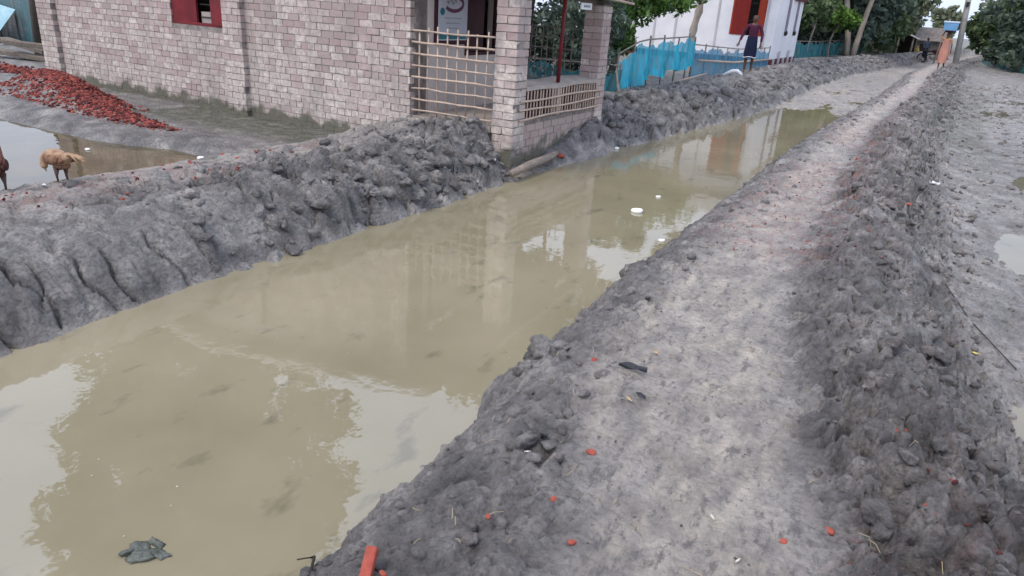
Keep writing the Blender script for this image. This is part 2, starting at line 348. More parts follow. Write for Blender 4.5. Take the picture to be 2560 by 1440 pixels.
def xl_(y): return np.interp(y, [-5, 1.5, 3, 6.9, 9.7, 13.9, 18, 27, 34, 50, 80, 400], [-3.8, -3.83, -3.92, -3.88, -3.79, -3.4, -3.15, -3.3, -3.1, -1.7, 1.2, 20])
def xr_(y): return np.interp(y, [-5, 1.4, 1.7, 2.4, 3.2, 4.8, 7.7, 11, 17, 22.5, 34.6, 47, 80, 400], [-1.4, -1.44, -1.48, -1.57, -1.61, -1.67, -1.69, -1.73, -1.62, -1.42, -1.38, -.85, 2.0, 21])
def ec_(y): return np.interp(y, [-5, 1, 1.9, 2.7, 3.7, 5.4, 8, 14, 34], [1.98, 1.95, 1.88, 1.72, 1.52, 1.38, 1.33, 1.24, 1.34])
def H(x, y, detail=True):
    xl = xl_(y); xr = xr_(y); ec = ec_(y)
    if detail:
        wob = fbm(y*1.3, x*.3, 3, 3)*.05 + fbm(y*5, x*2, 31, 2)*.025; wob2 = fbm(y*1.5, x*.3+9, 4, 3)*.06 + fbm(y*6, x*2, 33, 2)*.03
        notch = .10*np.exp(-((y-2.75)/.12)**2) + .07*np.exp(-((y-4.1)/.1)**2) - .1*np.exp(-((y-2.45)/.1)**2)
    else: wob = wob2 = notch = 0
    d = xl - x + wob*np.clip(y/3, .4, 1.2); e = x - xr + wob2 + notch*0.6
    bn = np.interp(d, [-.5, -.15, 0, .1, .28, .55, 1.1, 1.7, 2.2, 2.6, 3.2], [-.62, -.48, -.36, -.2, -.02, .05, .06, .0, -.1, -.18, -.25])
    bf = np.interp(d, [-.5, -.15, 0, .2, .5, .9, 1.3, 1.8, 2.4, 3], [-.62, -.45, -.36, -.2, -.03, .11, .17, .09, 0, 0])
    zw = np.interp(y, [7.2, 8, 8.8, 9.6], [-.27, -.24, -.06, .06])
    bm = np.where(d > 0, np.minimum(-.36 + (zw+.36)*np.clip(d/.24, 0, 1), zw), -.36+d*.7)
    # yard to the left of the near bank
    yard = np.interp(y - .32*sst(-8.2, -6.7, x), [2.0, 4.2, 4.5, 4.75, 5.0, 5.3, 5.8, 7.2, 20], [-.34, -.34, -.26, -.12, -.08, -.12, -.2, -.2, -.2])
    bn = bn + (yard-bn)*sst(2.2, 2.9, d)*sst(1.5, 2.4, d)
    bn = bn + .13*sst(5.2, 6.8, y)*sst(.25, .6, d)*(1-sst(1.4, 2.3, d))
    bn = bn - .24*sst(6.5, 7.1, y)*(1-sst(.28, .6, d))*sst(0, .12, d)
    t1 = sst(7.12, 7.26, y); t2 = sst(9.45, 9.95, y)
    zl = bn*(1-t1) + bm*t1; zl = zl*(1-t2) + bf*t2
    zl = np.where((x < -6.3) & (y > 7), np.where(y < 11, -.22, np.interp(y, [11, 13], [-.22, 0])), zl)
    u = e - ec
    rp = np.interp(e, [-.5, -.12, 0, .1, .25, .42, .7], [-.62, -.45, -.36, -.24, -.09, -.02, .0])
    near = 1-sst(1.6, 2.6, y)
    rp = rp - near*.06*(1-sst(.5, .9, e))*sst(0, .2, e)
    rr = np.interp(u, [-.28, -.08, .12, .3, .55, .85, 1.25], [0, .10, .15, .05, -.14, -.27, -.31])
    mod = np.interp(y, [0, 1.6, 2.4, 3.2, 4.4, 5.2, 6.4, 7.5, 9, 11, 14, 20, 60], [.05, .15, .35, .95, .85, .35, .7, .4, .6, .3, .5, .35, .4])
    rr = np.where(u < .45, rr*mod, rr); rr = rr - .10*np.exp(-((u-.02-.10*np.sin(y*1.7))/.05)**2)*(1-sst(2.6, 3.4, y))
    zr = np.where(u > -.28, rr, rp)
    # shallow pools on the flat to the right
    for (cx, cy, ax, ay, dp) in POOLS: zr = zr - dp*np.exp(-(((x-cx)/ax)**2 + ((y-cy)/ay)**2)**2)
    bed = np.interp(y, [0, 15.3, 16.8, 19, 34], [-.62, -.58, -.37, -.338, -.325])
    z = np.maximum(bed, np.where(d > e, zl, zr))
    z = np.where((d <= 0) & (e <= 0), np.maximum(bed, np.maximum(zl, zr)), z)
    far = sst(70, 130, np.abs(y)) ; z = z*(1-far) + (-.05)*far
    if not detail: return z
    # relief
    onL = sst(-.12, .1, d)*(1-sst(1.9, 2.7, d)); chunk = onL*sst(2.6, 3.8, y+ .6*np.sin(x*2))*(1-.9*sst(1.0, 1.5, d)*(1-sst(3.9, 4.8, y))); 
    chunk = chunk*(1-.85*sst(6.9, 7.15, y)*(1-sst(8.6, 9.1, y)))
    face = sst(0, .12, d)*(1-sst(.45, .8, d))
    q = np.clip(y/22, 0, 1)
    wx = x + fbm(x*2.1, y*2.1, 50, 3)*.16; wy = y + fbm(x*2.1+7, y*2.1, 51, 3)*.16
    sA, eA = slabs(wx/.35, wy/.30, 301); sB, eB = slabs(wx/.13, wy/.12, 320); sC, eC_ = slabs(wx/.055, wy/.05, 340)
    cutA = sA*.075 - np.exp(-(eA/.07)**2)*.11; cutB = sB*.030 - np.exp(-(eB/.10)**2)*.035; cutC = sC*.010 - np.exp(-(eC_/.14)**2)*.008
    f1, f2, hh = worley(wx/.21, wy/.23, 21); g1, g2, gh = worley(wx/.085, wy/.085, 22)
    dome = (hh-.35)*.9 + (1-np.clip(f1*1.25, 0, 1)**2)*.55; crack = np.exp(-((f2-f1)/.10)**2)
    sdome = (gh-.5)*.5 + (1-np.clip(g1*1.2, 0, 1)**2)*.5; scr = np.exp(-((g2-g1)/.14)**2)
    b1 = np.abs(fbm(wx*4.5, wy*4.5, 120, 4, .6)); b2 = np.abs(fbm(x*13+wx*3, y*13, 130, 4, .62)); fr_ = fbm(x*24, y*24, 140, 3, .65)
    z = z + chunk*(1-.55*sst(.8, 1.3, d))*(dome*.045 + cutA + cutB*1.1 + cutC + (.25-b2)*.025 + fr_*.010)
    # smooth cut face near the camera, with a few deep cracks
    smooth = onL*(1-sst(2.6, 3.8, y))
    c1, c2, _ = worley(wx/.55, wy/.42, 77); cr_ = np.exp(-((c2-c1)/.035)**2)
    z = z + smooth*(fbm(x*3, y*3, 60, 4)*.035 + sdome*.010 - cr_*.085*face*sst(.5, .62, vnoise(x*.9, y*.9, 5)+.12))
    for (yc, sl, w_, dp, d0, d1) in ((1.62, .10, .013, .20, .02, .34), (1.93, -.35, .011, .14, .04, .42), (2.22, -.25, .010, .13, .02, .26), (2.38, -.30, .011, .15, .02, .24), (1.80, .5, .009, .08, .1, .3), (2.75, -.3, .010, .11, .02, .3), (3.05, -.5, .010, .09, .05, .35)):
        yy_ = yc + sl*d + .03*np.sin(d*23+yc*9); z = z - dp*np.exp(-((y-yy_)/w_)**2)*sst(d0-.03, d0+.03, d)*(1-sst(d1-.05, d1+.05, d))
    z = z + smooth*((.25-b1)*.04 + cutA*.22 + cutB*.32 + cutC*.5 + (.25-b2)*.014 + fr_*.006)
    top = onL*sst(.4, .9, d); z = z + top*fbm(x*7, y*7, 61, 4)*.022
    # right embankment
    rid = sst(-.38, -.1, u)*(1-sst(.55, 1.0, u))
    rid = rid*np.clip(.55 + 1.1*vnoise(x*.9+3, y*.8, 8), .3, 1.35)
    k1, k2, kh = worley(wx/.15, wy/.16, 41)
    kd = (kh-.4)*.8 + (1-np.clip(k1*1.2, 0, 1)**2)*.6; kc = np.exp(-((k2-k1)/.12)**2)
    z = z + rid*(kd*.045 + cutA*.42 + cutB*1.1 + cutC*1.3 + (.25-b1)*.06 + (.25-b2)*.045 + fr_*.015)
    edge = sst(-.03, .08, e)*(1-sst(.35, .75, e + near*(-.25)))
    z = z + edge*(sdome*.028 + kd*.03 - kc*.014 + fbm(x*9, y*9, 62, 3)*.02 + (.25-b2)*.05 + fr_*.012)
    path = sst(.3, .6, e)*(1-sst(-.45, -.15, u))
    z = z + path*(fbm(x*2.2, y*1.6, 63, 3)*.018 + fbm(x*11, y*8, 64, 4)*.010 - np.exp(-((g2-g1)/.2)**2)*.004 + (.25-b2)*.012*(.4+vnoise(x*1.3, y*1.3, 77)) + cutC*.55*sst(.35, .7, vnoise(x*1.7, y*1.7, 78)) + fr_*.004)
    for (fx, fy, fa) in FOOT:
        dx_ = (x-fx)*math.cos(fa)+(y-fy)*math.sin(fa); dy_ = -(x-fx)*math.sin(fa)+(y-fy)*math.cos(fa)
        z = z - .011*np.exp(-((dx_/.035)**2+(dy_/.10)**2)**2) + .004*np.exp(-((dx_/.055)**2+(dy_/.13)**2)**2)
    flat = sst(.5, 1.0, u)*(1-sst(60, 90, y)); amp = .018 + .035*sst(.5, .75, vnoise(x*.6, y*.45, 9))
    z = z + flat*(fbm(x*5, y*4, 65, 4)*amp + sdome*.018*vnoise(x, y, 10) + .05*sst(10, 18, y)*fbm(x*1.4, y*.7, 66, 3) + (.25-b2)*.02 + cutC*.8 + fr_*.005)
    bedn = (1-sst(-.02, .06, d))*(1-sst(-.02, .06, e)); z = z + bedn*sst(15, 17, y)*(fbm(x*2.2, y*.7, 67, 4)*.026 + cutB*.25)
    yd = sst(2.2, 2.9, d); z = z + yd*(1-sst(60, 90, y))*fbm(x*4, y*4, 68, 4)*.03
    z = np.where((y > 7.3) & (y < 10) & (x < -4.2) & (x > -14), np.minimum(z, -.05), z)
    # heaps of brick rubble lie on rises of the yard
    for (cx, cy, ax, ay, hp) in HEAPS: z = z + hp*np.exp(-(((x-cx)/ax)**2 + ((y-cy)/ay)**2))
    return z
POOLS = [(1.15, 4.05, .45, .5, .16), (1.4, 7.8, .55, .95, .16), (1.8, 11.8, .55, .9, .16), (2.7, 25, 1.7, 5.0, .17), (4.2, 34, 1.8, 6, .12)]
HEAPS = [(-11.4, 6.0, .8, .5, .34), (-10.4, 5.75, .75, .42, .27), (-9.4, 5.5, .7, .28, .15), (-8.4, 5.32, .6, .16, .05)]
FOOT = [(xr_(q)+1.0+random.uniform(-.28, .3), q+random.uniform(-.1, .1), random.uniform(-.3, .3)) for q in np.arange(1.2, 9, .24)]
def geo_(a, b, n): return a*(b/a)**(np.arange(1, n+1)/n)
xs = np.concatenate([-geo_(16, 320, 22)[::-1], np.arange(-16, -6.6, .075), np.arange(-6.6, -3.4, .022), np.arange(-3.4, -1.8, .05), np.arange(-1.8, 1.1, .0145), np.arange(1.1, 3, .032), np.arange(3, 12, .22), geo_(12, 320, 22)])
ys = [-60, -30, -15, -8, -4, -2, -1, -.5]; y = 0.0
while y < 70: ys.append(y); y += max(.0095, .0060*y)
ys = np.concatenate([ys, geo_(y, 420, 24)])
XX, YY = np.meshgrid(xs, ys); nx, ny = len(xs), len(ys)
ZZ = H(XX.ravel(), YY.ravel()).reshape(XX.shape)
def gz(x, y):
    i = min(max(np.searchsorted(xs, x)-1, 0), nx-2); j = min(max(np.searchsorted(ys, y)-1, 0), ny-2)
    a = (x-xs[i])/(xs[i+1]-xs[i]); b = (y-ys[j])/(ys[j+1]-ys[j])
    return float((ZZ[j, i]*(1-a)+ZZ[j, i+1]*a)*(1-b) + (ZZ[j+1, i]*(1-a)+ZZ[j+1, i+1]*a)*b)
def gzn(x, y):
    i = np.clip(np.searchsorted(xs, x)-1, 0, nx-2); j = np.clip(np.searchsorted(ys, y)-1, 0, ny-2)
    return ZZ[j, i]
# colour masks: R dry trodden and painted wet sheen, G brick dust, B moss, A dark fresh mud
x_, y_ = XX.ravel(), YY.ravel(); dd = xl_(y_)-x_; ee = x_-xr_(y_); uu = ee-ec_(y_)
pale = sst(.38, .62, ee - .38*(1-sst(1.7, 2.8, y_)))*(1-sst(-.5, -.22, uu))*np.clip(.75+.35*fbm(x_*1.5, y_*.6, 90, 3), 0, 1)
pale = np.maximum(pale, .10*sst(.5, .9, uu))
pale = np.maximum(pale, .30*sst(.8, 1.2, dd)*(1-sst(2.2, 2.6, dd))*(y_ < 7.2))
pale = np.maximum(pale, .85*sst(16, 17.5, y_)*(dd < .02)*(ee < .02)*(.5+.5*fbm(x_*1.4, y_*.5, 92, 3)))  # sheen of the wet far canal bed painted as paler colour
redm = sst(.2, .5, ee)*(1-.75*sst(-.15, .05, uu))*(1-sst(.2, .5, uu))*sst(.42, .75, vnoise(x_*1.1+4, y_*.7, 91)+.30*sst(-.9, -.1, uu))*.8
redm = np.maximum(redm, sst(.7, 1.3, dd)*(1-sst(2.3, 2.8, dd))*(y_ < 5.5)*sst(.4, .7, vnoise(x_*1.3, y_*1.3, 95))*.9)
redm = np.where(y_ > 44, np.maximum(redm, .45*(ee > -2)*(ee < 1.2)), redm)
heap = np.zeros_like(x_)
for (cx, cy, ax, ay, hp) in HEAPS: heap = np.maximum(heap, np.exp(-(((x_-cx)/ax)**2 + ((y_-cy)/ay)**2)))
redm = np.maximum(redm, heap)
moss = np.where((y_ > 5.4) & (y_ < 7.3) & (dd > 1.9), sst(5.7, 6.4, y_)*(x_ > -9.6)*sst(1.9, 2.6, dd)*.95, 0)
moss = np.maximum(moss, .55*sst(.2, .6, uu)*(1-sst(1.2, 1.6, uu))*sst(12, 16, y_)*(1-sst(30, 40, y_)))
moss = np.maximum(moss, sst(70, 90, np.abs(y_))*.8); moss = np.maximum(moss, ((x_ < -6.2) & (y_ > 10.5))*.6); moss = np.maximum(moss, ((x_ > 4) & (y_ > 15))*.5)
darkm = np.clip((sst(-.42, -.1, uu+.22*(vnoise(x_*2.2, y_*1.6, 201)-.5)))*(1-sst(.35, .95, uu))*1.35, 0, 1)*np.clip(.55+.8*vnoise(x_*.9, y_*.8, 202), 0, 1)
darkm = np.maximum(darkm, sst(-.05, .0, ee)*(1-sst(.3, .7, ee))*.75)
darkm = np.maximum(darkm, sst(2.8, 4, y_)*sst(-.02, .1, dd)*(1-sst(.9, 1.6, dd))*.95)
darkm = np.maximum(darkm, (1-sst(2.8, 4, y_))*sst(-.02, .1, dd)*(1-sst(.5, .9, dd))*.42)
rim = np.exp(-((dd-.02)/.018)**2)*(y_ > 0)*np.clip(.3+vnoise(y_*1.1, y_*0, 210), 0, 1); darkm = np.maximum(darkm, .85*((dd > .02) & (dd < .12))*1.0); darkm = np.maximum(darkm, .95*(ee > -.05)*(1-sst(.08, .25, ee))); darkm = np.maximum(darkm, .75*(ee > -.05)*(1-sst(.55, 1.0, ee+.3*(vnoise(x_*3, y_*3, 215)-.5)))*(1-sst(2.0, 3.0, y_))); pale = np.maximum(pale, rim*.45); darkm = darkm*(1-rim*.7)
darkm = np.maximum(darkm, .75*(dd > 2.3)*(y_ > 4.3)*(y_ < 5.6)); darkm = np.maximum(darkm, .45*(dd > 2.6)*(y_ > 5.6)*(y_ < 12)); darkm = np.maximum(darkm, .8*sst(9.7, 10.2, y_)*sst(.0, .15, dd)*(1-sst(1.8, 2.4, dd))*(y_ < 60)*np.clip(.5+.8*vnoise(x_*1.7, y_*.9, 203), 0, 1))
darkm = np.maximum(darkm, .6*sst(.7, 1.1, uu)*(y_ < 60)*sst(.45, .7, vnoise(x_*.8, y_*.35, 220)))
masks = np.stack([pale, redm, moss, darkm], 1).astype(np.float32)
def sub_terrain(name, sel):
    """sel: boolean per cell (ny-1, nx-1)"""
    J, I = np.nonzero(sel); a = J*nx+I
    F = np.stack([a, a+1, a+nx+1, a+nx], 1); used, inv = np.unique(F, return_inverse=True); F = inv.reshape(F.shape)
    V = np.stack([x_[used], y_[used], ZZ.ravel()[used]], 1)
    o = mesh_np(name, V, F, MUD, smooth=True); o['kind'] = 'structure'
    ca = o.data.color_attributes.new('masks', 'FLOAT_COLOR', 'POINT'); ca.data.foreach_set('color', masks[used].ravel())
    return o
cxm = (XX[:-1, :-1]+XX[1:, 1:])/2; cym = (YY[:-1, :-1]+YY[1:, 1:])/2
dC = xl_(cym)-cxm; eC = cxm-xr_(cym); uC = eC-ec_(cym); inr = (cym > -1) & (cym < 66)
selB = inr & (dC > -.1) & (dC < 2.3) & ~((cym > 7.3) & (cym < 9.7) & (cxm < -4.13))
selP = inr & (eC > .4) & (uC < -.25)
selR = inr & ((eC > -.1) & (eC <= .4) | (uC >= -.25) & (uC < .95))
sub_terrain('canal_bank', selB); sub_terrain('footpath', selP); sub_terrain('mud_embankment', selR); sub_terrain('ground', ~(selB | selP | selR))

# water surfaces
def sheet(name, pts, z, m, label=None):
    o = mesh_np(name, [(a, b, z) for a, b in pts], [tuple(range(len(pts)))], m); o['kind'] = 'structure'; return o
def strip(name, yy, lo, hi, z, m):
    V = []; 
    for q in yy: V += [(lo(q), q, z), (hi(q), q, z)]
    o = mesh_np(name, V, [(2*i, 2*i+1, 2*i+3, 2*i+2) for i in range(len(yy)-1)], m); o['kind'] = 'structure'; return o
strip('canal_water', np.linspace(-2, 62, 65), lambda q: xl_(q)-.25, lambda q: xr_(q)+.25, -.35, WATER)
strip('puddle_water', [1, 3, 6, 10, 14, 20, 30, 50], lambda q: xr_(q)+ec_(q)+.8, lambda q: 3.2 if q < 15 else 8, -.343, water_material('puddle water', (.30, .27, .20), (.24, .22, .16), ior=1.6))
sheet('pond_water', [(-16, -3), (-6.15, -3), (-6.15, 4.95), (-16, 4.75)], -.2, PONDW)

# ------------------------------------------------------------------ clods, crumbs (nobody could count them)
def ico(sub):
    bm = bmesh.new(); bmesh.ops.create_icosphere(bm, subdivisions=sub, radius=1); bm.verts.ensure_lookup_table()
    V = np.array([v.co[:] for v in bm.verts]); F = np.array([[v.index for v in f.verts] for f in bm.faces]); bm.free(); return V, F
I1 = ico(2); I2 = ico(3)
def rotm(n):
    q = rng.normal(size=(n, 4)); q /= np.linalg.norm(q, axis=1)[:, None]; w, x, y, z = q.T
    return np.stack([1-2*(y*y+z*z), 2*(x*y-w*z), 2*(x*z+w*y), 2*(x*y+w*z), 1-2*(x*x+z*z), 2*(y*z-w*x), 2*(x*z-w*y), 2*(y*z+w*x), 1-2*(x*x+y*y)], 1).reshape(n, 3, 3)
def lumps(P, s, base=I2, flat=.7, amp=.28, angular=False):
    V0, F0 = base; n = len(P); nv = len(V0)
    dirs = rng.normal(size=(n, 5, 3)); dirs /= np.linalg.norm(dirs, axis=2)[:, :, None]
    dot = np.einsum('vk,nak->nva', V0, dirs)
    if angular: rr = np.min(np.where(dot > .15, (.55+.4*rng.random((n, 1, 5)))/np.maximum(dot, .15), 9), axis=2); rr = np.minimum(rr, 1.0)
    elif base is I1: rr = 1 + amp*np.sin(dot*3.1 + rng.random((n, 1, 5))*6).mean(2)*1.6
    else:
        rr = np.min(np.where(dot > .15, (.5+.45*rng.random((n, 1, 5)))/np.maximum(dot, .15), 9), axis=2); rr = np.minimum(rr, 1.1)
        ph = rng.random((n, 1, 5))*6; rr = rr*(1 + .30*np.sin(dot*3.3+ph).mean(2) + .24*np.sin(dot*7.7+ph*2).mean(2) + .22*np.sin(dot*15+ph*3).mean(2))
    V = V0[None]*rr[:, :, None]*(np.array([1, .8, flat])[None, None]*(.8+.4*rng.random((n, 1, 3))))
    V = np.einsum('nij,nvj->nvi', rotm(n), V)*s[:, None, None]; V[:, :, 2] *= .8
    V = V + P[:, None, :]; F = F0[None] + (np.arange(n)*nv)[:, None, None]
    return V.reshape(-1, 3), F.reshape(-1, 3)
def mudstuff(name, label, P, s, mk, base=I2):
    V, F = lumps(P, s, base); o = mesh_np(name, V, F, MUD, smooth=True); tag(o, label, 'mud clods', kind='stuff')
    ca = o.data.color_attributes.new('masks', 'FLOAT_COLOR', 'POINT'); c = np.tile(np.array(mk, np.float32), (len(V), 1))
    rep = len(base[0]); var = np.repeat(rng.random(len(P)), rep); c[:, 3] = np.clip(c[:, 3]*(.4+1.1*var), 0, 1); ca.data.foreach_set('color', c.ravel()); return o
def ysamp(n, a, b, p=1.6): # denser near the camera
    t = rng.random(n); return a + (b-a)*t**p
n = 460; yy = ysamp(n, 2.9, 7.15, .8); d_ = rng.beta(1.2, 2.4, n)*1.8; xx = xl_(yy)-d_; s = .02+.085*rng.random(n)**2.4
mudstuff('mud_clods', 'dark dug mud clods heaped on the near left bank before the brick house', np.stack([xx, yy, gzn(xx, yy)-s*.22], 1), s, (0, 0, 0, .6))
n = 1500; yy = ysamp(n, 9.7, 45, 1.3); d_ = .1+rng.beta(1.6, 1.6, n)*1.9; xx = xl_(yy)-d_; s = (.03+.10*rng.random(n)**2)*(.8+yy/50)
mudstuff('mud_clods', 'mud clods along the far left bank below the turquoise net', np.stack([xx, yy, gzn(xx, yy)-s*.25], 1), s, (0, 0, 0, .7), I1)
n = 2300; yy = ysamp(n, 1.2, 42, 2.0); u_ = -.3+rng.beta(1.7, 2.2, n)*1.35; xx = xr_(yy)+ec_(yy)+u_; s = (.010+.052*rng.random(n)**2.6)*(.85+yy/25)
mudstuff('mud_clods', 'loose dark clods along the ridge right of the footpath', np.stack([xx, yy, gzn(xx, yy)-s*.15], 1), s, (0, .12, 0, .9))
n = 1300; yy = ysamp(n, 1.0, 30, 2.0); e_ = .0+rng.beta(1.2, 2.0, n)*.75; xx = xr_(yy)+e_; s = (.006+.035*rng.random(n)**2.4)*(.85+yy/22)
mudstuff('mud_clods', 'small mud clods along the water edge of the footpath', np.stack([xx, yy, gzn(xx, yy)-s*.1], 1), s, (0, .1, 0, .7), I1)
n = 1700; yy = ysamp(n, 2.5, 34, 1.6); u_ = .8+rng.random(n)*3.2; xx = xr_(yy)+ec_(yy)+u_; s = (.008+.03*rng.random(n)**2.4)*(.9+yy/18)
mudstuff('mud_clods', 'scattered clods on the mud flat right of the ridge', np.stack([xx, yy, gzn(xx, yy)+s*.1], 1), s, (.15, 0, 0, .5), I1)
P = np.array([(-1.56, 4.62), (-1.50, 4.5), (-1.60, 4.78), (-1.45, 4.66), (-1.42, 2.86), (-1.34, 2.78), (-1.27, 2.84), (-1.36, 2.66), (-1.50, 3.72), (-1.44, 3.8), (-1.02, 2.02), (-.94, 2.08), (-1.0, 2.12), (-1.24, 1.85), (-.30, 4.0), (-.34, 3.85)]); s = np.array([.11, .09, .08, .07, .085, .08, .06, .06, .08, .06, .05, .04, .035, .045, .05, .04])
mudstuff('mud_clods', 'dark clumps of mud standing proud at the water edge of the footpath', np.stack([P[:, 0], P[:, 1], gzn(P[:, 0], P[:, 1])+s*.15], 1), s, (0, 0, 0, 1.0))
# brick rubble heap
def rubble(name, label, cx, cy, ax, ay, n, smin, smax):
    a = rng.normal(size=n)*.62; b = rng.normal(size=n)*.62; xx = cx+a*ax; yy = np.minimum(cy+b*ay, 7.12); s = smin+(smax-smin)*rng.random(n)**1.5
    V, F = lumps(np.stack([xx, yy, gzn(xx, yy)+s*.35], 1), s, I1, .6, angular=True); o = mesh_np(name, V, F, CHIP); return tag(o, label, 'brick rubble', kind='stuff')
P = []; 
for (cx, cy, ax, ay, k) in [(-11.5, 6.0, .75, .40, 3200), (-10.5, 5.75, .85, .45, 2800), (-9.4, 5.5, .75, .30, 1700), (-8.4, 5.32, .65, .17, 800)]:
    a = rng.normal(size=k)*.6; b = rng.normal(size=k)*.6; a = np.clip(a, -1.3, 1.3); b = np.clip(b, -1.3, 1.3); P.append(np.stack([cx+a*ax, np.minimum(cy+b*ay, 7.1)], 1))
P = np.concatenate(P); s = .009+.034*rng.random(len(P))**2.6; pz = gzn(P[:, 0], P[:, 1]) + s*.2
V, F = lumps(np.stack([P[:, 0], P[:, 1], pz], 1), s, ico(1), .6, angular=True)
tag(mesh_np('brick_rubble', V, F, CHIP), 'long heap of crushed red brick against the left foot of the brick wall', 'brick rubble', kind='stuff')
k = 260; a = rng.normal(size=k)*.5; b = rng.normal(size=k)*.2; xx = -15.2+a; yy = 7.4+b; s = .02+.04*rng.random(k)
V, F = lumps(np.stack([xx, yy, gzn(xx, yy)+s*.2], 1), s, I1, .6, angular=True)
tag(mesh_np('brick_rubble', V, F, CHIP), 'small scatter of red brick bits beyond the left corner of the brick house', 'brick rubble', kind='stuff')
k = 2600; yy = ysamp(k, 1.0, 14, 1.8); ee2 = .25+rng.beta(2.2, 1.4, k)*(ec_(yy)); xx = xr_(yy)+ee2; keep = vnoise(xx*1.1+4, yy*.7, 91)+.3*sst(-.9, -.1, ee2-ec_(yy)) > .52; xx, yy = xx[keep], yy[keep]; s = .0022+.0105*rng.random(len(xx))**3.5
V, F = lumps(np.stack([xx, yy, gzn(xx, yy)+s*.3], 1), s, I1, .5, angular=True)
tag(mesh_np('brick_crumbs', V, F, CHIP), 'red brick crumbs trodden into the footpath', 'brick crumbs', kind='stuff')
k = 130; yy = rng.random(k)*3+2.2; xx = -4.7-rng.random(k)*1.3; s = .006+.018*rng.random(k)**2
V, F = lumps(np.stack([xx, yy, gzn(xx, yy)+s*.3], 1), s, I1, .5, angular=True)
tag(mesh_np('brick_crumbs', V, F, CHIP), 'red brick crumbs on the near left bank by the hens', 'brick crumbs', kind='stuff')
GRIT = mat('dark grit', (.12, .112, .11), (.06, .056, .056), rough=.8, scale=20)
k = 1100; yy = ysamp(k, 1.0, 12, 1.8); ee2 = .1+rng.random(k)*(ec_(yy)+.9); xx = xr_(yy)+ee2; s = .002+.007*rng.random(k)**3
V, F = lumps(np.stack([xx, yy, gzn(xx, yy)+s*.2], 1), s, ico(1), .5, angular=True)
tag(mesh_np('dark_grit', V, F, GRIT), 'dark grit and crumbs of mud strewn over the footpath', 'grit', kind='stuff')
STRAW = mat('dry straw', (.50, .42, .27), (.34, .28, .18), rough=.7, scale=6)
mb = MB()
for i in range(150):
    y0 = 1.1+random.random()**1.6*9; x0 = xr_(y0)+random.random()*2.6+.2; a = random.random()*6.3; l = .02+.05*random.random(); z = gz(x0, y0)+.006
    x1, y1 = x0+l*math.cos(a), y0+l*math.sin(a); mb.tube([(x0, y0, z), ((x0+x1)/2, (y0+y1)/2, z+.006), (x1, y1, gz(x1, y1)+.006)], .0012, 4)
tag(mb.build('straw_bits', STRAW), 'bits of dry straw scattered over the footpath and ridge', 'straw', kind='stuff')

# ------------------------------------------------------------------ brick house
house = empty('brick_house', 'weathered pinkish brick house with open brick veranda beside the canal', 'house', (-9.4, 8.6, -.3))
HL = house.location
def hp(o, par=None):
    """parent keeping world coordinates"""
    p = par or house; o.parent = p; 
    m = Matrix.Translation(-Vector(world_loc(p))); o.matrix_parent_inverse = m; return o
def world_loc(o):
    return Vector(WL.get(o.name, o.location))
WL = {}
Y0 = 7.22; ZB = -.45; ZT = 2.78; XW, XE = -13.42, -5.54
wall = MB()
def wbox(x0, x1, z0, z1, y=Y0+.0025, t=.24): wall.box((x0, y, z0), (x1, y+t, z1))
wx0, wx1, wz0, wz1 = -10.04, -8.86, .94, 2.05
wbox(XW, wx0, ZB, ZT); wbox(wx0, wx1, ZB, wz0); wbox(wx0, wx1, wz1, ZT); wbox(wx1, XE, ZB, ZT)
wall.box((XW, Y0+.26, ZB), (XW+.24, 10.0, ZT)); wall.box((XW+.24, 9.76, ZB), (XE, 10.0, ZT))
# gable above the courses
wallo = hp(wall.build('wall', MORTAR))
gab = MB(); gab.add([(XW, Y0+.02, ZT), (XE, Y0+.02, ZT), (-9.6, Y0+.02, 3.42), (XW, Y0+.2, ZT), (XE, Y0+.2, ZT), (-9.6, Y0+.2, 3.42)], [(0, 1, 2), (3, 5, 4), (0, 3, 4, 1), (1, 4, 5, 2), (2, 5, 3, 0)])
hp(gab.build('gable', TIN))
# pilaster cores
PIL = [(-13.49, -13.04), (-8.84, -8.46), (-5.86, -5.54)]
PILO = []
for a, b in PIL:
    c = MB(); c.box((a+.006, Y0-.070, ZB), (b-.012, Y0+.003, ZT)); PILO.append(hp(c.build('pilaster', MORTAR)))
# veranda inner wall facing the canal, with an opening
iw = MB(); XI = -5.52
iw.box((XI-.15, Y0+.26, -.3), (XI, 8.30, .98)); iw.box((XI-.15, Y0+.26, .98), (XI, 7.60, 2.4)); iw.box((XI-.15, 7.60, .98), (XI-.06, 8.30, 2.4))
iw.box((XI-.15, 8.30, -.3), (XI, 9.06, .86)); iw.box((XI-.15, 9.06, -.3), (XI, 9.76, 2.4)); iw.box((XI-.15, 8.30, 2.0), (XI, 9.06, 2.4))
iwo = hp(iw.build('inner_wall', PLASTER))
inn = MB(); inn.box((XI-1.2, 8.1, .2), (XI-1.17, 9.3, 2.3)); hp(inn.build('dark_interior', DARK))  # dark sheet standing in for the unlit room behind the opening
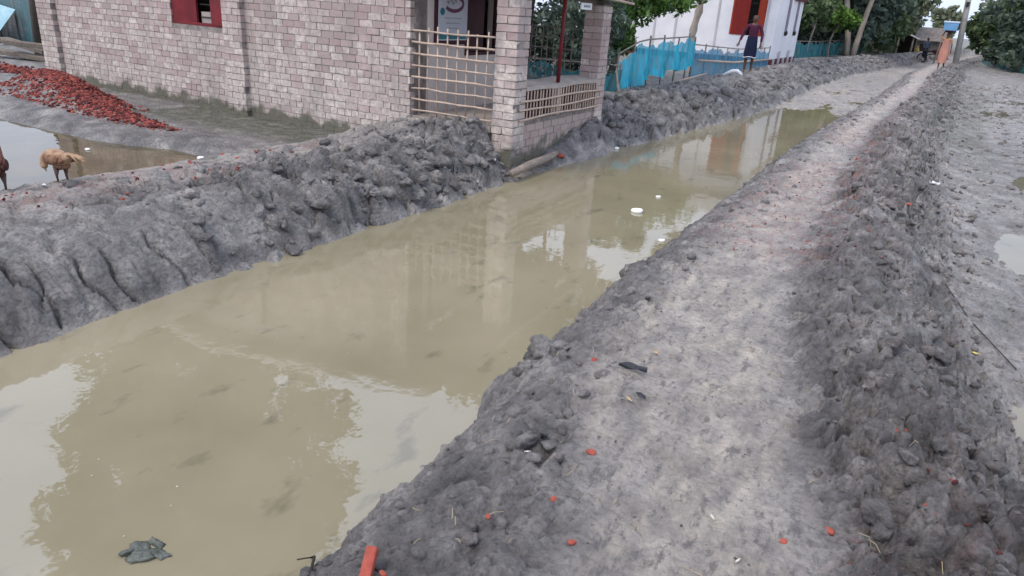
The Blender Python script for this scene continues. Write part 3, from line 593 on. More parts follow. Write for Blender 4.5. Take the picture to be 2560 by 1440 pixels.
# bricks
bricks = []   # (cx,cy,cz, sx,sy,sz, group)
CH, BH = .0865, .0795
def course_x(x0, x1, yface, zlo, zhi, grp, holes=(), L_=.198, head=False, outy=-1):
    k = 0; z = zlo
    while z+BH < zhi:
        x = x0 - (0 if k % 2 == 0 else (L_+.011)/2)
        hd = random.random() < .08
        while x < x1-.02:
            l = L_ if not hd else .112
            l *= random.uniform(.92, 1.06)
            a, b = max(x, x0), min(x+l, x1); x += l+.011
            if b-a < .035: continue
            if any(b > h[0]+.01 and a < h[1]-.01 and z+BH > h[2] and z < h[3] for h in holes):
                if a < holes[0][0]-.05 and holes[0][0]-a < .3: b = holes[0][0]-.005
                elif b > holes[0][1]+.05 and b-holes[0][1] < .3: a = holes[0][1]+.005
                else: continue
            bricks.append(((a+b)/2, yface+.05, z+BH/2+random.uniform(-.002, .002), b-a, .1+random.uniform(-.001, .009), BH*random.uniform(.94, 1.02), grp))
        z += CH; k += 1
def course_y(y0, y1, xface, zlo, zhi, grp, L_=.198):
    k = 0; z = zlo
    while z+BH < zhi:
        y = y0 - (0 if k % 2 else (L_+.011)/2)
        while y < y1-.02:
            l = L_*random.uniform(.94, 1.05); a, b = max(y, y0), min(y+l, y1); y += l+.011
            if b-a < .035: continue
            bricks.append((xface-.05, (a+b)/2, z+BH/2+random.uniform(-.002, .002), .1+random.uniform(-.004, .007), b-a, BH*random.uniform(.94, 1.02), grp))
        z += CH; k += 1
course_x(PIL[0][1]+.01, XE-.33, Y0, -.42, ZT, 'wall', holes=[(wx0, wx1, wz0, wz1)])
for (a, b), po in zip(PIL, PILO): course_x(a, b, Y0-.075, -.42, ZT, po, L_=(b-a-.011)/2 if b-a < .36 else .21)
# veranda pillars: four faced
PX0, PX1 = -4.385, -4.105
pill = []
for nm, ya, yb, zt in (('a', 7.20, 7.475, 1.72), ('b', 9.50, 9.775, 1.58)):
    c = MB(); c.box((PX0+.006, ya+.006, ZB), (PX1-.006, yb-.006, zt)); po = hp(c.build('veranda_pillar', MORTAR)); pill.append(po)
    z = -.42; k = 0
    while z+BH < zt:
        w = PX1-PX0; h = (w-.01)/2; j = lambda: random.uniform(-.004, .005)
        if k % 2 == 0:
            for q in (0, 1): bricks.append((PX0+h*(q+.5)+.01*q, (ya+yb)/2, z+BH/2, h*random.uniform(.96, 1.02), yb-ya+2*j(), BH*random.uniform(.93, 1.02), po))
        else:
            hh_ = (yb-ya-.01)/2
            for q in (0, 1): bricks.append(((PX0+PX1)/2+j(), ya+hh_*(q+.5)+.01*q, z+BH/2, w+2*j(), hh_*random.uniform(.96, 1.02), BH*random.uniform(.93, 1.02), po))
        z += CH; k += 1
# low front wall of the veranda
lw = MB(); lw.box((PX1-.16, 7.475, ZB), (PX1-.026, 9.5, .235)); lwo = hp(lw.build('low_wall', MORTAR))
course_y(7.48, 9.495, PX1-.022, -.42, .24, 'low')
# order by apparent size and build 300 singly
campos = Vector((0, 0, 1.5))
def seen(b):
    x, y, z = b[0], b[1], b[2]
    dist = (Vector((x, y, z))-campos).length
    vis = z < (.9+.06*(abs(x)-4)*0 + .9) and z > -.3
    return (0 if vis else 100) + dist
bricks.sort(key=seen)
bm_ = []
for i in range(10):
    c = MB(); c.box((-.5, -.5, -.5), (.5, .5, .5)); v = np.array(c.v) + rng.uniform(-.05, .05, (8, 3))*np.array([.45, .15, 1.4])
    o = mesh_np('brick', v, c.f, BRICK); o.data.name = 'brick'; bm_.append(o.data); bpy.data.objects.remove(o)
bmr = []
for i in range(5):
    me = bm_[i].copy(); me.materials.clear(); me.materials.append(BRICKR); bmr.append(me)
parents = {'wall': wallo, 'low': lwo}
BOX = MB().box((-.5, -.5, -.5), (.5, .5, .5)); BV, BF = np.array(BOX.v), np.array(BOX.f)
rest = {}
for i, b in enumerate(bricks):
    par = parents.get(b[6]) if isinstance(b[6], str) else b[6]
    if i < 300:
        me = random.choice(bmr if b[6] == 'low' else bm_)
        o = bpy.data.objects.new('brick', me); COL.objects.link(o); o.scale = b[3:6]; o.location = b[:3]; hp(o, par)
    else: rest.setdefault((par.name, b[6] == 'low'), [par, []])[1].append(b)
for (nm, red), (par, lst) in rest.items():
    A = np.array([q[:6] for q in lst]); Vv = BV[None]*A[:, None, 3:6]*(1+rng.uniform(-.03, .03, (len(A), 8, 3))) + A[:, None, :3]
    Ff = BF[None] + (np.arange(len(A))*8)[:, None, None]
    o = hp(mesh_np('brick_courses', Vv.reshape(-1, 3), Ff.reshape(-1, 4), BRICKR if red else BRICK), par); o['kind'] = 'stuff'
# window with red shutters
win = MB(); win.box((wx0, Y0+.02, wz0), (wx0+.05, Y0+.12, wz1)); win.box((wx1-.05, Y0+.02, wz0), (wx1, Y0+.12, wz1)); win.box((wx0+.05, Y0+.02, wz0-.0), (wx1-.05, Y0+.12, wz0+.04)); win.box((wx0+.05, Y0+.02, wz1-.05), (wx1-.05, Y0+.12, wz1))
wino = hp(win.build('window', REDP, bevel=.004)); 
for a, b, tilt in ((wx0+.05, wx0+.47, .05), (wx1-.32, wx1-.03, -.03)):
    c = MB(); c.add([(a, Y0+.015, wz0+.03), (b, Y0+.03+tilt, wz0+.03), (b, Y0+.03+tilt, wz1-.05), (a, Y0+.015, wz1-.05), (a, Y0+.05, wz0+.03), (b, Y0+.065+tilt, wz0+.03), (b, Y0+.065+tilt, wz1-.05), (a, Y0+.05, wz1-.05)],
                    [(0,1,2,3), (7,6,5,4), (0,4,5,1), (1,5,6,2), (2,6,7,3), (3,7,4,0)]); hp(c.build('shutter', REDP), wino)
for k in range(3):
    c = MB(); c.tube([(wx0+.5, Y0+.13, wz0+.12+.17*k), (wx1-.3, Y0+.13, wz0+.12+.17*k)], .008, 6); hp(c.build('window_bar', DARK), wino)
c = MB(); c.box((wx0-.2, Y0+.5, wz0-.3), (wx1+.2, Y0+.52, wz1+.2)); hp(c.build('dark_backing', DARK), wino)  # dark sheet painted as the shade inside the window
c = MB(); c.box((wx0+.5, Y0+.14, wz0+.035), (wx1-.32, Y0+.3, wz0+.19)); hp(c.build('window_ledge', CONC), wino)
# veranda floor, slab, screen, beam, post
c = MB(); c.box((XI, Y0+.03, -.4), (PX1-.17, 9.9, .165)); c.box((XI, Y0-.05, .10), (PX0-.01, Y0+.03, .16)); hp(c.build('veranda_floor', CONC))
# slab a little sagging and uneven
c = MB(); nS = 16; vs = []; 
for i in range(nS+1):
    yq = 7.478+(9.498-7.478)*i/nS; zz = .578+.006*math.sin(i*.7)+.003*random.uniform(-1, 1)
    for (xq, dz) in ((PX1-.33, .075), (PX1+.012+random.uniform(-.008, .008), .045), (PX1+.012, 0), (PX1-.33, .03)): vs.append((xq, yq, zz+dz))
fs = [(i*4+k, i*4+(k+1) % 4, (i+1)*4+(k+1) % 4, (i+1)*4+k) for i in range(nS) for k in range(4)] + [(3, 2, 1, 0), (nS*4, nS*4+1, nS*4+2, nS*4+3)]
c.add(vs, fs); slab = hp(c.build('bench_slab', CONC))
c = MB(); c.box((PX1-.10, 8.33, .24), (PX1-.015, 8.45, .57)); hp(c.build('bench_support', PLASTER))
c = MB(); c.box((PX1-.34, 7.48, .165), (PX1-.31, 9.49, .56)); hp(c.build('bench_back', REDD))
for z in (.265, .365, .475):
    c = MB(); pts = [(PX1+.022+random.uniform(-.003, .003), 7.32+2.3*i/8, z+.010*math.sin(i*.9+z*20)) for i in range(9)]; c.tube(pts, .0125, 7); hp(c.build('screen_rail', BAMB, smooth=True))
for i in range(26):
    yq = 7.52+i*.0785+random.uniform(-.008, .008); c = MB(); c.box((PX1-.002, yq-.011, .25), (PX1+.007, yq+.011, .575)); o = hp(c.build('screen_slat', BAMB)); 
c = MB(); c.tube([(PX1-.06, 8.40, .63), (PX1-.05, 8.39, 1.2), (PX1-.055, 8.41, 1.62)], [.026, .024, .024], 8); hp(c.build('veranda_post', REDP, smooth=True))
c = MB(); c.tube([(PX1-.14, 7.1, 1.70), (PX1-.14, 8.4, 1.65), (PX1-.14, 9.95, 1.60)], .035, 8); hp(c.build('veranda_beam', WOOD, smooth=True))
# back lattice of the veranda and gate
def lattice(parent, y, x0, x1, z0, z1, nh, nv, name_h, name_v, m, r=.011, ragged=.04, doff=.018):
    for i in range(nh):
        z = z0+(z1-z0)*i/(nh-1); c = MB(); pts = [(x0-.03+(x1-x0+.06)*k/5, y+random.uniform(-.004, .004), z+random.uniform(-.007, .007)) for k in range(6)]; c.tube(pts, r*random.uniform(.85, 1.15), 6); o = c.build(name_h, m, smooth=True); hp(o, parent)
    for i in range(nv):
        x = x0+(x1-x0)*(i+.5)/nv+random.uniform(-.01, .01); c = MB(); zt = z1+random.uniform(0, ragged); c.tube([(x, y+doff, z0-.05), (x+random.uniform(-.008, .008), y+doff-.006, (z0+zt)/2), (x+random.uniform(-.01, .01), y+doff, zt)], r*random.uniform(.75, .95), 6); hp(c.build(name_v, m, smooth=True), parent)
gate = empty('lattice_gate', 'open lattice gate of bamboo poles closing the near end of the veranda', 'gate', (-4.92, 7.19, .17)); WL[gate.name] = gate.location.copy()
lattice(gate, 7.165, -5.50, -4.40, .23, 1.15, 8, 8, 'bamboo_rail', 'bamboo_upright', BAMB, .0125, .07)
lat2 = empty('bamboo_lattice', 'grey bamboo lattice panel at the far end of the veranda', 'lattice', (-5.1, 9.97, .17)); WL[lat2.name] = lat2.location.copy()
lattice(lat2, 9.93, -5.5, -4.70, .5, 1.24, 6, 8, 'bamboo_rail', 'bamboo_upright', BAMBG, .009, .03)
# opening frame, shutter, poster
c = MB(); c.box((XI-.04, 8.28, .84), (XI+.015, 8.335, 2.0)); c.box((XI-.04, 9.02, .84), (XI+.015, 9.075, 2.0)); c.box((XI-.04, 8.335, .84), (XI+.015, 9.02, .88)); dfo = hp(c.build('door_frame', REDD, bevel=.004))
c = MB(); c.box((XI-.03, 8.34, .89), (XI-.005, 8.74, 1.99)); hp(c.build('door_leaf', REDD), dfo)
c = MB(); c.box((XI-.055, 7.585, .99), (XI+.03, 8.275, 2.05)); sh = hp(c.build('shutter', REDD, bevel=.004))
c = MB(); c.box((XI-.30, 8.80, 1.15), (XI-.28, 8.93, 1.5)); hp(c.build('calendar', CONC), dfo)
post = empty('poster', 'pale blue and maroon paper poster on the dark red shutter in the veranda', 'poster', (XI+.036, 7.94, 1.5)); WL[post.name] = post.location.copy()
PAP = mat('poster paper', (.58, .60, .66), (.50, .53, .60), rough=.5, scale=5)
PURP = mat('poster maroon ink', (.16, .045, .10), (.12, .035, .08), rough=.5, scale=8); TEAL = mat('poster teal ink', (.03, .22, .25), (.02, .14, .18), rough=.5, scale=8); GREY = mat('poster grey ink', (.33, .36, .40), (.27, .3, .34), rough=.5, scale=20)
xp = XI+.033; PY0, PY1, PZ0, PZ1 = 7.625, 8.265, 1.035, 2.0
c = MB(); c.box((xp, PY0, PZ0), (xp+.003, PY1, PZ1)); hp(c.build('paper', PAP), post)
def ring(cy, cz, pts, w, m, name, dx=.0045):
    c = MB(); vs = []
    for i, (a, b) in enumerate(pts):
        p = Vector((0, cy+a, cz+b)); q = Vector((0, *(pts[min(i+1, len(pts)-1)]))) - Vector((0, *(pts[max(i-1, 0)]))); q.normalize(); nn = Vector((0, -q.z, q.y))*w/2
        vs += [(xp+dx, *(p+nn)[1:]), (xp+dx, *(p-nn)[1:])]
    c.add(vs, [(2*i, 2*i+1, 2*i+3, 2*i+2) for i in range(len(pts)-1)]); return hp(c.build(name, m), post)
ring(7.92, 1.47, [(.2*math.cos(a)+.04, .085*math.sin(a)) for a in np.linspace(-2.6, 1.9, 22)], .045, PURP, 'emblem_ring')
ring(7.88, 1.53, [(-.17, .05), (.1, .05)], .02, PURP, 'emblem_bar')
c = MB(); c.add([(xp+.0045, 7.71+.05*math.cos(a), 1.375+.045*math.sin(a)) for a in np.linspace(0, 6.28, 17)[:-1]], [tuple(range(16))]); hp(c.build('emblem_disc', TEAL), post)
for a, b in ((-.08, .0), (-.02, .025), (.03, -.01), (.08, .02)): ring(7.9+a, 1.48+b, [(-.02, 0), (0, .025), (.015, -.015), (.03, .01)], .012, PURP, 'lettering', .006)
for k in range(3): ring(7.93, 1.3-.06*k, [(-.18+.03*k, 0), (.2-.04*k, 0)], .012, GREY, 'small_print')
c = MB(); c.box((xp+.004, PY0+.01, 1.05), (xp+.006, PY1-.02, 1.11)); hp(c.build('bottom_band', TEAL), post)
# little sign under the eave
sg = empty('small_sign', 'small white signboard hanging under the veranda eave by the second pillar', 'sign', (PX1-.02, 9.0, 1.54)); WL[sg.name] = sg.location.copy()
c = MB(); c.box((PX1-.03, 8.80, 1.505), (PX1-.015, 9.12, 1.585)); hp(c.build('board', PLASTW), sg)
c = MB()
for k in range(4):
    yq = 8.87+.05*k; c.tube([(PX1-.012, yq, 1.535), (PX1-.012, yq+.012, 1.56), (PX1-.012, yq+.026, 1.53), (PX1-.012, yq+.04, 1.555)], .0035, 4)
hp(c.build('lettering', GREY), sg)
# roofs
def corr(name, P00, P10, P11, P01, nu, amp, m, parent, thick=.01):
    """corrugated sheet between four corners, waves across the first edge"""
    P00, P10, P11, P01 = map(Vector, (P00, P10, P11, P01)); V = []; F = []
    for i in range(nu+1):
        t = i/nu; a = P00.lerp(P10, t); b = P01.lerp(P11, t); z = amp*math.sin(i*math.pi/2); V += [a+Vector((0, 0, z)), b+Vector((0, 0, z)), a+Vector((0, 0, z-thick)), b+Vector((0, 0, z-thick))]
    for i in range(nu):
        k = i*4; F += [(k, k+1, k+5, k+4), (k+2, k+6, k+7, k+3)]
    c = MB(); c.add(V, F); return hp(c.build(name, m), parent)
corr('roof', (-9.6, 6.95, 3.5), (-9.6, 10.4, 3.5), (-4.95, 10.4, 2.83), (-4.95, 6.95, 2.83), 92, .012, TIN, house)
corr('roof', (-9.6, 6.95, 3.5), (-9.6, 10.4, 3.5), (-14.1, 10.4, 2.83), (-14.1, 6.95, 2.83), 92, .012, TIN, house)
for xe in (-4.95, -14.1):
    c = MB(); c.tube([(-9.6, 6.90, 3.44), (xe, 6.90, 2.77)], .06, 8); hp(c.build('verge_pole', WHITE2, smooth=True))
corr('veranda_roof', (-5.5, 6.98, 2.25), (-5.5, 10.2, 2.12), (-3.98, 10.2, 1.66), (-3.98, 6.98, 1.79), 80, .01, TINR, house)
c = MB(); c.tube([(-3.97, 6.96, 1.76), (-3.97, 10.2, 1.62)], .018, 6); hp(c.build('eave_pole', BAMB, smooth=True))

# ------------------------------------------------------------------ white house
wh = empty('white_house', 'white painted tin house with orange red shutters and maroon plinth', 'house', (-8.5, 31, 0)); WL[wh.name] = wh.location.copy()
hx0, hx1, hy0, hy1, hz = -13.0, -5.6, 28.7, 33.6, 4.4
c = MB(); c.box((hx0, hy0, .22), (-7.25, hy0+.1, hz)); c.box((-7.25, hy0, .22), (-6.02, hy0+.1, 1.0)); c.box((-7.25, hy0, 3.46), (-6.02, hy0+.1, hz)); c.box((-6.02, hy0, .22), (hx1, hy0+.1, hz))
c.box((hx1-.1, hy0+.1, .22), (hx1, hy1, hz)); c.box((hx0, hy0+.1, .22), (hx0+.1, hy1, hz)); c.box((hx0+.1, hy1-.1, .22), (hx1-.1, hy1, hz)); hp(c.build('wall', WHITE), wh)
c = MB(); c.box((hx0-.01, hy0-.03, -.2), (hx1+.03, hy1+.03, .22)); hp(c.build('plinth', MAROON), wh)
for k in range(5):
    c = MB(); yq = hy0+.35+k*.95; c.box((hx1+.03, yq, -.2), (hx1+.09, yq+.12, .5 if k % 2 else .24)); hp(c.build('plinth_post', WHITE2), wh)
for xq in (-12.0, -11.1, -10.2, -9.35, -8.55, -7.75, -5.95):
    c = MB(); c.box((xq-.035, hy0-.03, .24), (xq+.035, hy0-.001, hz)); hp(c.build('batten', WHITE2), wh)
for yq in (30.6, 32.4):
    c = MB(); c.box((hx1+.001, yq-.1, 1.2), (hx1+.06, yq+.1, 4.0)); hp(c.build('wall_strut', mat('grey lilac strut', (.30, .27, .32), (.2, .18, .22), scale=3)), wh)
    c = MB(); c.ell((hx1+.05, yq, 1.15), (.07, .12, .1)); hp(c.build('strut_foot', DARK), wh)
c = MB(); c.box((hx1+.001, 31.4, 2.36), (hx1+.1, 33.7, 2.46)); c.box((hx1+.001, 28.9, 3.4), (hx1+.08, 33.7, 3.52)); c.box((-7.6, hy0-.1, 3.48), (-5.8, hy0-.002, 3.58)); hp(c.build('trim_band', MAROON), wh)
c = MB(); c.box((-7.25, hy0-.01, 1.0), (-7.19, hy0+.1, 3.46)); c.box((-6.08, hy0-.01, 1.0), (-6.02, hy0+.1, 3.46)); wo_ = hp(c.build('window', ORNG), wh)
c = MB(); c.box((-7.19, hy0-.02, 1.0), (-6.62, hy0+.02, 3.46)); hp(c.build('shutter', mat('crimson shutter', (.26, .022, .018), (.19, .018, .016))), wo_)
c = MB(); c.box((-6.30, hy0-.02, 1.0), (-6.08, hy0+.02, 3.46)); hp(c.build('shutter', ORNG), wo_)
c = MB(); c.box((-6.9, hy0+.5, .9), (-6.0, hy0+.52, 3.5)); hp(c.build('dark_backing', DARK), wo_)  # dark panel in place of the shaded room behind the shutters
for i, z in enumerate((1.5, 2.1, 2.7)):
    c = MB(); c.box((-6.62, hy0+.06, z), (-6.3, hy0+.08, z+.03)); hp(c.build('window_bar', DARK), wo_)
corr('roof', (hx0-.4, hy0-.7, 4.35), (hx1+.5, hy0-.7, 4.35), (hx1+.5, 31.1, 5.7), (hx0-.4, 31.1, 5.7), 120, .02, TIN, wh)
corr('roof', (hx0-.4, hy1+.7, 4.35), (hx1+.5, hy1+.7, 4.35), (hx1+.5, 31.1, 5.7), (hx0-.4, 31.1, 5.7), 120, .02, TIN, wh)
c = MB(); c.add([(hx1-.05, hy0, 4.4), (hx1-.05, hy1, 4.4), (hx1-.05, 31.1, 5.65), (hx1-.15, hy0, 4.4), (hx1-.15, hy1, 4.4), (hx1-.15, 31.1, 5.65)], [(0, 1, 2), (3, 5, 4), (0, 3, 4, 1), (1, 4, 5, 2), (2, 5, 3, 0)]); hp(c.build('gable', WHITE), wh)

# ------------------------------------------------------------------ net fences
def net_fence(name, label, pts, ztop, zbot, netm, step=1.0, rail=True, wave=.05, lean=0, cat='net fence', post_over=.12):
    root = empty(name, label, cat, (pts[0][0], pts[0][1], 0)); WL[root.name] = root.location.copy()
    # sample along the line
    Q = []; 
    for i in range(len(pts)-1):
        a, b = Vector(pts[i][:2]), Vector(pts[i+1][:2]); n_ = max(2, int((b-a).length/.12))
        for k in range(n_): Q.append((a.lerp(b, k/n_), ztop[i]+(ztop[i+1]-ztop[i])*k/n_, zbot[i]+(zbot[i+1]-zbot[i])*k/n_))
    Q.append((Vector(pts[-1][:2]), ztop[-1], zbot[-1]))
    V = []; F = []; nr = 7; ph = random.random()*6
    for i, (p, zt, zb) in enumerate(Q):
        sag = .10*abs(math.sin(i*.17+ph))+.035*math.sin(i*.9)+.02*math.sin(i*2.3)
        for r_ in range(nr):
            t = r_/(nr-1); off = wave*(math.sin(i*.55+ph+t*2)*.6+math.sin(i*1.7+t*5)*.4)*(.4+t)
            V.append((p.x+off+lean*(1-t), p.y+off*.4, zt-sag*(1-t)+(zb-zt+.06*math.sin(i*.4)*t)*t))
    for i in range(len(Q)-1):
        for r_ in range(nr-1): F.append((i*nr+r_, i*nr+r_+1, (i+1)*nr+r_+1, (i+1)*nr+r_))
    hp(mesh_np('net', V, F, netm, smooth=True), root)
    acc = 0; last = None
    for i, (p, zt, zb) in enumerate(Q):
        if last is None or (p-last).length >= step or i == len(Q)-1:
            c = MB(); g = gz(p.x, p.y); c.tube([(p.x-.04, p.y, g-.1), (p.x-.04+random.uniform(-.03, .03), p.y, zt+random.uniform(.02, post_over))], .02, 6); hp(c.build('post', BAMBG, smooth=True), root); last = p
    if rail:
        c = MB(); c.tube([(p.x-.04, p.y, zt+.04) for p, zt, zb in Q[::6]]+[(Q[-1][0].x-.04, Q[-1][0].y, Q[-1][1]+.04)], .016, 6); hp(c.build('rail', BAMBG, smooth=True), root)
    return root
net_fence('net_fence', 'bright turquoise fishing net hung over a bamboo fence above the far bank', [(-5.15, 12.9), (-5.35, 14.6), (-5.72, 19.4)], [.76, .97, 1.0], [-.05, .22, .30], NET, 1.1, wave=.10)
net_fence('net_fence', 'faded blue net fence behind the standing man', [(-5.74, 19.5), (-5.6, 24.0), (-5.45, 27.8)], [.80, .62, .62], [-.05, -.05, -.05], NETB, 1.0, wave=.04)
c = MB(); c.tube([(-5.62, 19.6, .45), (-5.5, 23, .30), (-5.38, 27.5, .28)], .03, 6); o = c.build('bamboo_pole', BAMB, smooth=True); tag(o, 'pale bamboo pole tied along the faded blue net fence', 'pole')
c = MB(); c.tube([(-5.0, 16.0, gz(-5.0, 16)+.06), (-5.2, 19.0, gz(-5.2, 19)+.10)], .022, 6); tag(c.build('bamboo_pole', BAMB, smooth=True), 'pale bamboo pole lying at the foot of the turquoise net', 'pole')
net_fence('net_fence', 'dark teal net fence behind the second veranda pillar', [(-6.6, 11.2), (-5.3, 11.8), (-5.05, 12.8)], [.62, .62, .55], [-.1, -.1, -.1], NETG, .8, wave=.06)
net_fence('net_fence', 'turquoise net fence beyond the white house under small trees', [(-6.4, 35), (-5.9, 40), (-5.4, 47), (-5.0, 56)], [.75, .7, .75, .8], [-.1]*4, NETG, 1.4)
net_fence('net_fence', 'long blue green net at the foot of the dark trees on the right', [(2.2, 60), (4.2, 49), (9, 47)], [.15, .15, .2], [-.5]*3, NETG, 2.0)
net_fence('net_fence', 'blue net fence at the far left beside the dark tree trunk', [(-30, 11.4), (-24, 11.0), (-19.2, 10.6)], [1.3, 1.3, 1.25], [-.25]*3, net_material('dull green net', (.015, .10, .12), .8), 1.0)

# ------------------------------------------------------------------ trees
def leaves(cl, n, size, seed):
    r_ = np.random.default_rng(seed); cl = np.array(cl, float); w = cl[:, 3]**2.2; idx = r_.choice(len(cl), n, p=w/w.sum())
    d = r_.normal(size=(n, 3)); d /= np.linalg.norm(d, axis=1)[:, None]; rad = r_.random(n)**.45
    C_ = cl[idx, :3] + d*(rad*cl[idx, 3])[:, None]*np.array([1, 1, .8])
    A = r_.normal(size=(n, 3)); A /= np.linalg.norm(A, axis=1)[:, None]; B = np.cross(A, r_.normal(size=(n, 3))); B /= np.linalg.norm(B, axis=1)[:, None]
    s = size*(.6+.8*r_.random(n))[:, None]; V = np.stack([C_-A*s, C_+B*s*.45, C_+A*s, C_-B*s*.45], 1).reshape(-1, 3)
    return V, np.arange(4*n).reshape(n, 4)
def clumps(c, rad, n, cr, seed, squash=.75):
    r_ = random.Random(seed); out = []
    for i in range(n):
        while True:
            v = Vector((r_.uniform(-1, 1), r_.uniform(-1, 1), r_.uniform(-1, 1)))
            if .25 < v.length < 1: break
        out.append((c[0]+v.x*rad, c[1]+v.y*rad, c[2]+v.z*rad*squash, cr*r_.uniform(.6, 1.3)))
    return out
def tree(name, label, base, trunk, tr, crowns, n, size, leafm, barkm, seed, nlimb=6, cat='tree', group=None):
    """trunk: list of points relative to world; crowns: list of (centre, radius, nclump, clump radius)"""
    root = empty(name, label, cat, base, group=group); WL[root.name] = root.location.copy()
    mb = MB(); mb.tube(trunk, tr, 9); top = Vector(trunk[-1]); cl = []
    for k, (c, rad, nc, cr_) in enumerate(crowns): cl += clumps(c, rad, nc, cr_, seed+k)
    r_ = random.Random(seed)
    for i in range(nlimb):
        t = r_.choice(cl); s_ = Vector(trunk[-2]).lerp(top, r_.uniform(.3, 1)); e_ = Vector(t[:3]); mid = s_.lerp(e_, .5)+Vector((r_.uniform(-.2, .2), r_.uniform(-.2, .2), .15))
        mb.tube([s_, mid, e_], [tr[-1]*.7, tr[-1]*.45, tr[-1]*.15], 6)
    hp(mb.build('trunk', barkm, smooth=True), root)
    V, F = leaves(cl, n, size, seed); hp(mesh_np('crown', V, F, leafm), root); return root
# the big tree beside the left corner of the brick house; its crown is mirrored in the canal
tree('large_tree', 'large spreading tree with dark trunk left of the brick house', (-17.45, 9.3, -.3), [(-17.45, 9.3, -.4), (-17.4, 9.35, 1.5), (-16.8, 9.7, 4), (-16.6, 10.2, 6.5)], [.24, .21, .16, .12], [((-15.9, 10.6, 11.0), 4.1, 60, 1.0), ((-15.0, 10.5, 7.0), 3.2, 22, 1.0), ((-16.2, 11, 15), 3.4, 26, 1.0)], 30000, .2, LEAFM, BARKD, 1, 12)
tree('leafy_tree', 'leafy tree rising behind the brick house and its veranda', (-6.9, 12.3, -.1), [(-6.9, 12.3, -.2), (-6.8, 12.3, 1.5), (-6.6, 12.4, 3.5)], [.11, .09, .07], [((-6.6, 12.8, 4.6), 2.2, 30, .7), ((-8.3, 12.5, 5.2), 1.6, 16, .6)], 11000, .12, LEAFM, BARKD, 2, 8)
tree('garden_shrub', 'tangle of dark garden bushes seen through the veranda', (-5.9, 12.2, -.05), [(-5.9, 12.2, -.1), (-5.9, 12.2, .5), (-5.8, 12.2, 1.0)], [.04, .03, .02], [((-6.2, 12.6, 1.1), 1.0, 24, .45), ((-7.6, 13.4, 1.3), 1.2, 22, .5)], 7000, .07, LEAFD, BARKD, 3, 8, 'shrub')
tree('young_tree', 'bright green leaning tree between the veranda and the white house', (-6.3, 15.1, 0), [(-6.3, 15.1, -.1), (-6.3, 15.5, .6), (-6.3, 16.0, 1.3), (-6.25, 16.5, 2.2)], [.09, .08, .07, .06], [((-6.3, 16.3, 2.35), 1.0, 34, .42), ((-6.3, 18.6, 2.35), 1.0, 30, .42), ((-6.3, 17.4, 2.0), .8, 18, .35), ((-6.25, 15.2, 1.7), .5, 14, .25)], 12000, .075, LEAFB, BARK, 4, 9)
tree('garden_shrub', 'low green bush at the foot of the leaning tree beside the turquoise net', (-5.9, 14.2, 0), [(-5.9, 14.2, -.1), (-5.9, 14.3, .3), (-5.9, 14.3, .6)], [.03, .02, .015], [((-6.0, 14.3, 1.0), .4, 9, .28), ((-5.9, 13.8, 1.5), .35, 6, .25)], 1400, .07, LEAFB, BARK, 5, 4, 'shrub')
# knobbly pale trunk in front of the white house
root = empty('knobbly_tree', 'pale knobbly tree trunk standing in front of the white house', 'tree', (-7.55, 25.0, 0)); WL[root.name] = root.location.copy()
mb = MB(); pts = []; rad = []
for i in range(26):
    z = -.1+i*.2; pts.append((-7.55+.035*math.sin(i*.8)+.012*i, 25.0, z)); rad.append(.115*(1+.2*math.sin(i*2.3)))
mb.tube(pts, rad, 9); hp(mb.build('trunk', BARKP, smooth=True), root)
V, F = leaves(clumps((-7.4, 25.0, 6.4), 1.6, 14, .6, 5), 2500, .2, 9); hp(mesh_np('crown', V, F, LEAFM), root)
tree('pale_tree', 'pale straight trunk of the left one of two trees past the white house', (-4.65, 44, 0), [(-4.6, 44, -.2), (-4.8, 44, 1.2), (-5.2, 44, 2.8), (-5.5, 44.2, 5)], [.17, .15, .14, .12], [((-5.6, 44.5, 6.2), 2.4, 26, .8)], 5000, .2, LEAFM, BARKP, 11, 8)
tree('pale_tree', 'pale trunk leaning right, the right one of two trees past the white house', (-4.4, 44, 0), [(-4.35, 44, -.2), (-4.28, 44, .8), (-4.15, 44, 2.0), (-3.95, 44, 3.3), (-3.6, 44.2, 5.2)], [.16, .14, .13, .12, .1], [((-3.2, 44.5, 6.4), 2.3, 26, .8)], 5000, .2, LEAFM, BARKP, 12, 8)
tree('small_tree', 'small bushy tree with thin stems just right of the white house', (-6.2, 41, 0), [(-6.2, 41, -.1), (-6.2, 41, .9), (-6.1, 41, 1.6)], [.07, .06, .05], [((-6.4, 41, 2.4), 1.4, 26, .55)], 5500, .13, LEAFM, BARKP, 13, 7)
tree('small_tree', 'small light green tree between the pale trunks and the white house', (-5.4, 42.5, 0), [(-5.4, 42.5, -.1), (-5.45, 42.5, .8), (-5.3, 42.5, 1.4)], [.06, .05, .04], [((-5.2, 42.5, 2.0), .8, 16, .4)], 3000, .13, LEAFB, BARKP, 14, 6)
k = 0
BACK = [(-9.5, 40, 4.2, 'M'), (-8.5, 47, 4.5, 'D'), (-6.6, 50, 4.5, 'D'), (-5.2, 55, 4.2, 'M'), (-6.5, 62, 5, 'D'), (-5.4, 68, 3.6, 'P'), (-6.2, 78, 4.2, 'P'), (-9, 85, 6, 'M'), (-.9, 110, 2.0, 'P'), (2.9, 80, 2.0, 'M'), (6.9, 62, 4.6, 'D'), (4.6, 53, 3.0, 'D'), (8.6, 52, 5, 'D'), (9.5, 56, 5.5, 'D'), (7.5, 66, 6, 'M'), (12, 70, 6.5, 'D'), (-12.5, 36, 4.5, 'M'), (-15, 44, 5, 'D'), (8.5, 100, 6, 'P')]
LM = {'M': LEAFM, 'D': LEAFD, 'P': LEAFP}
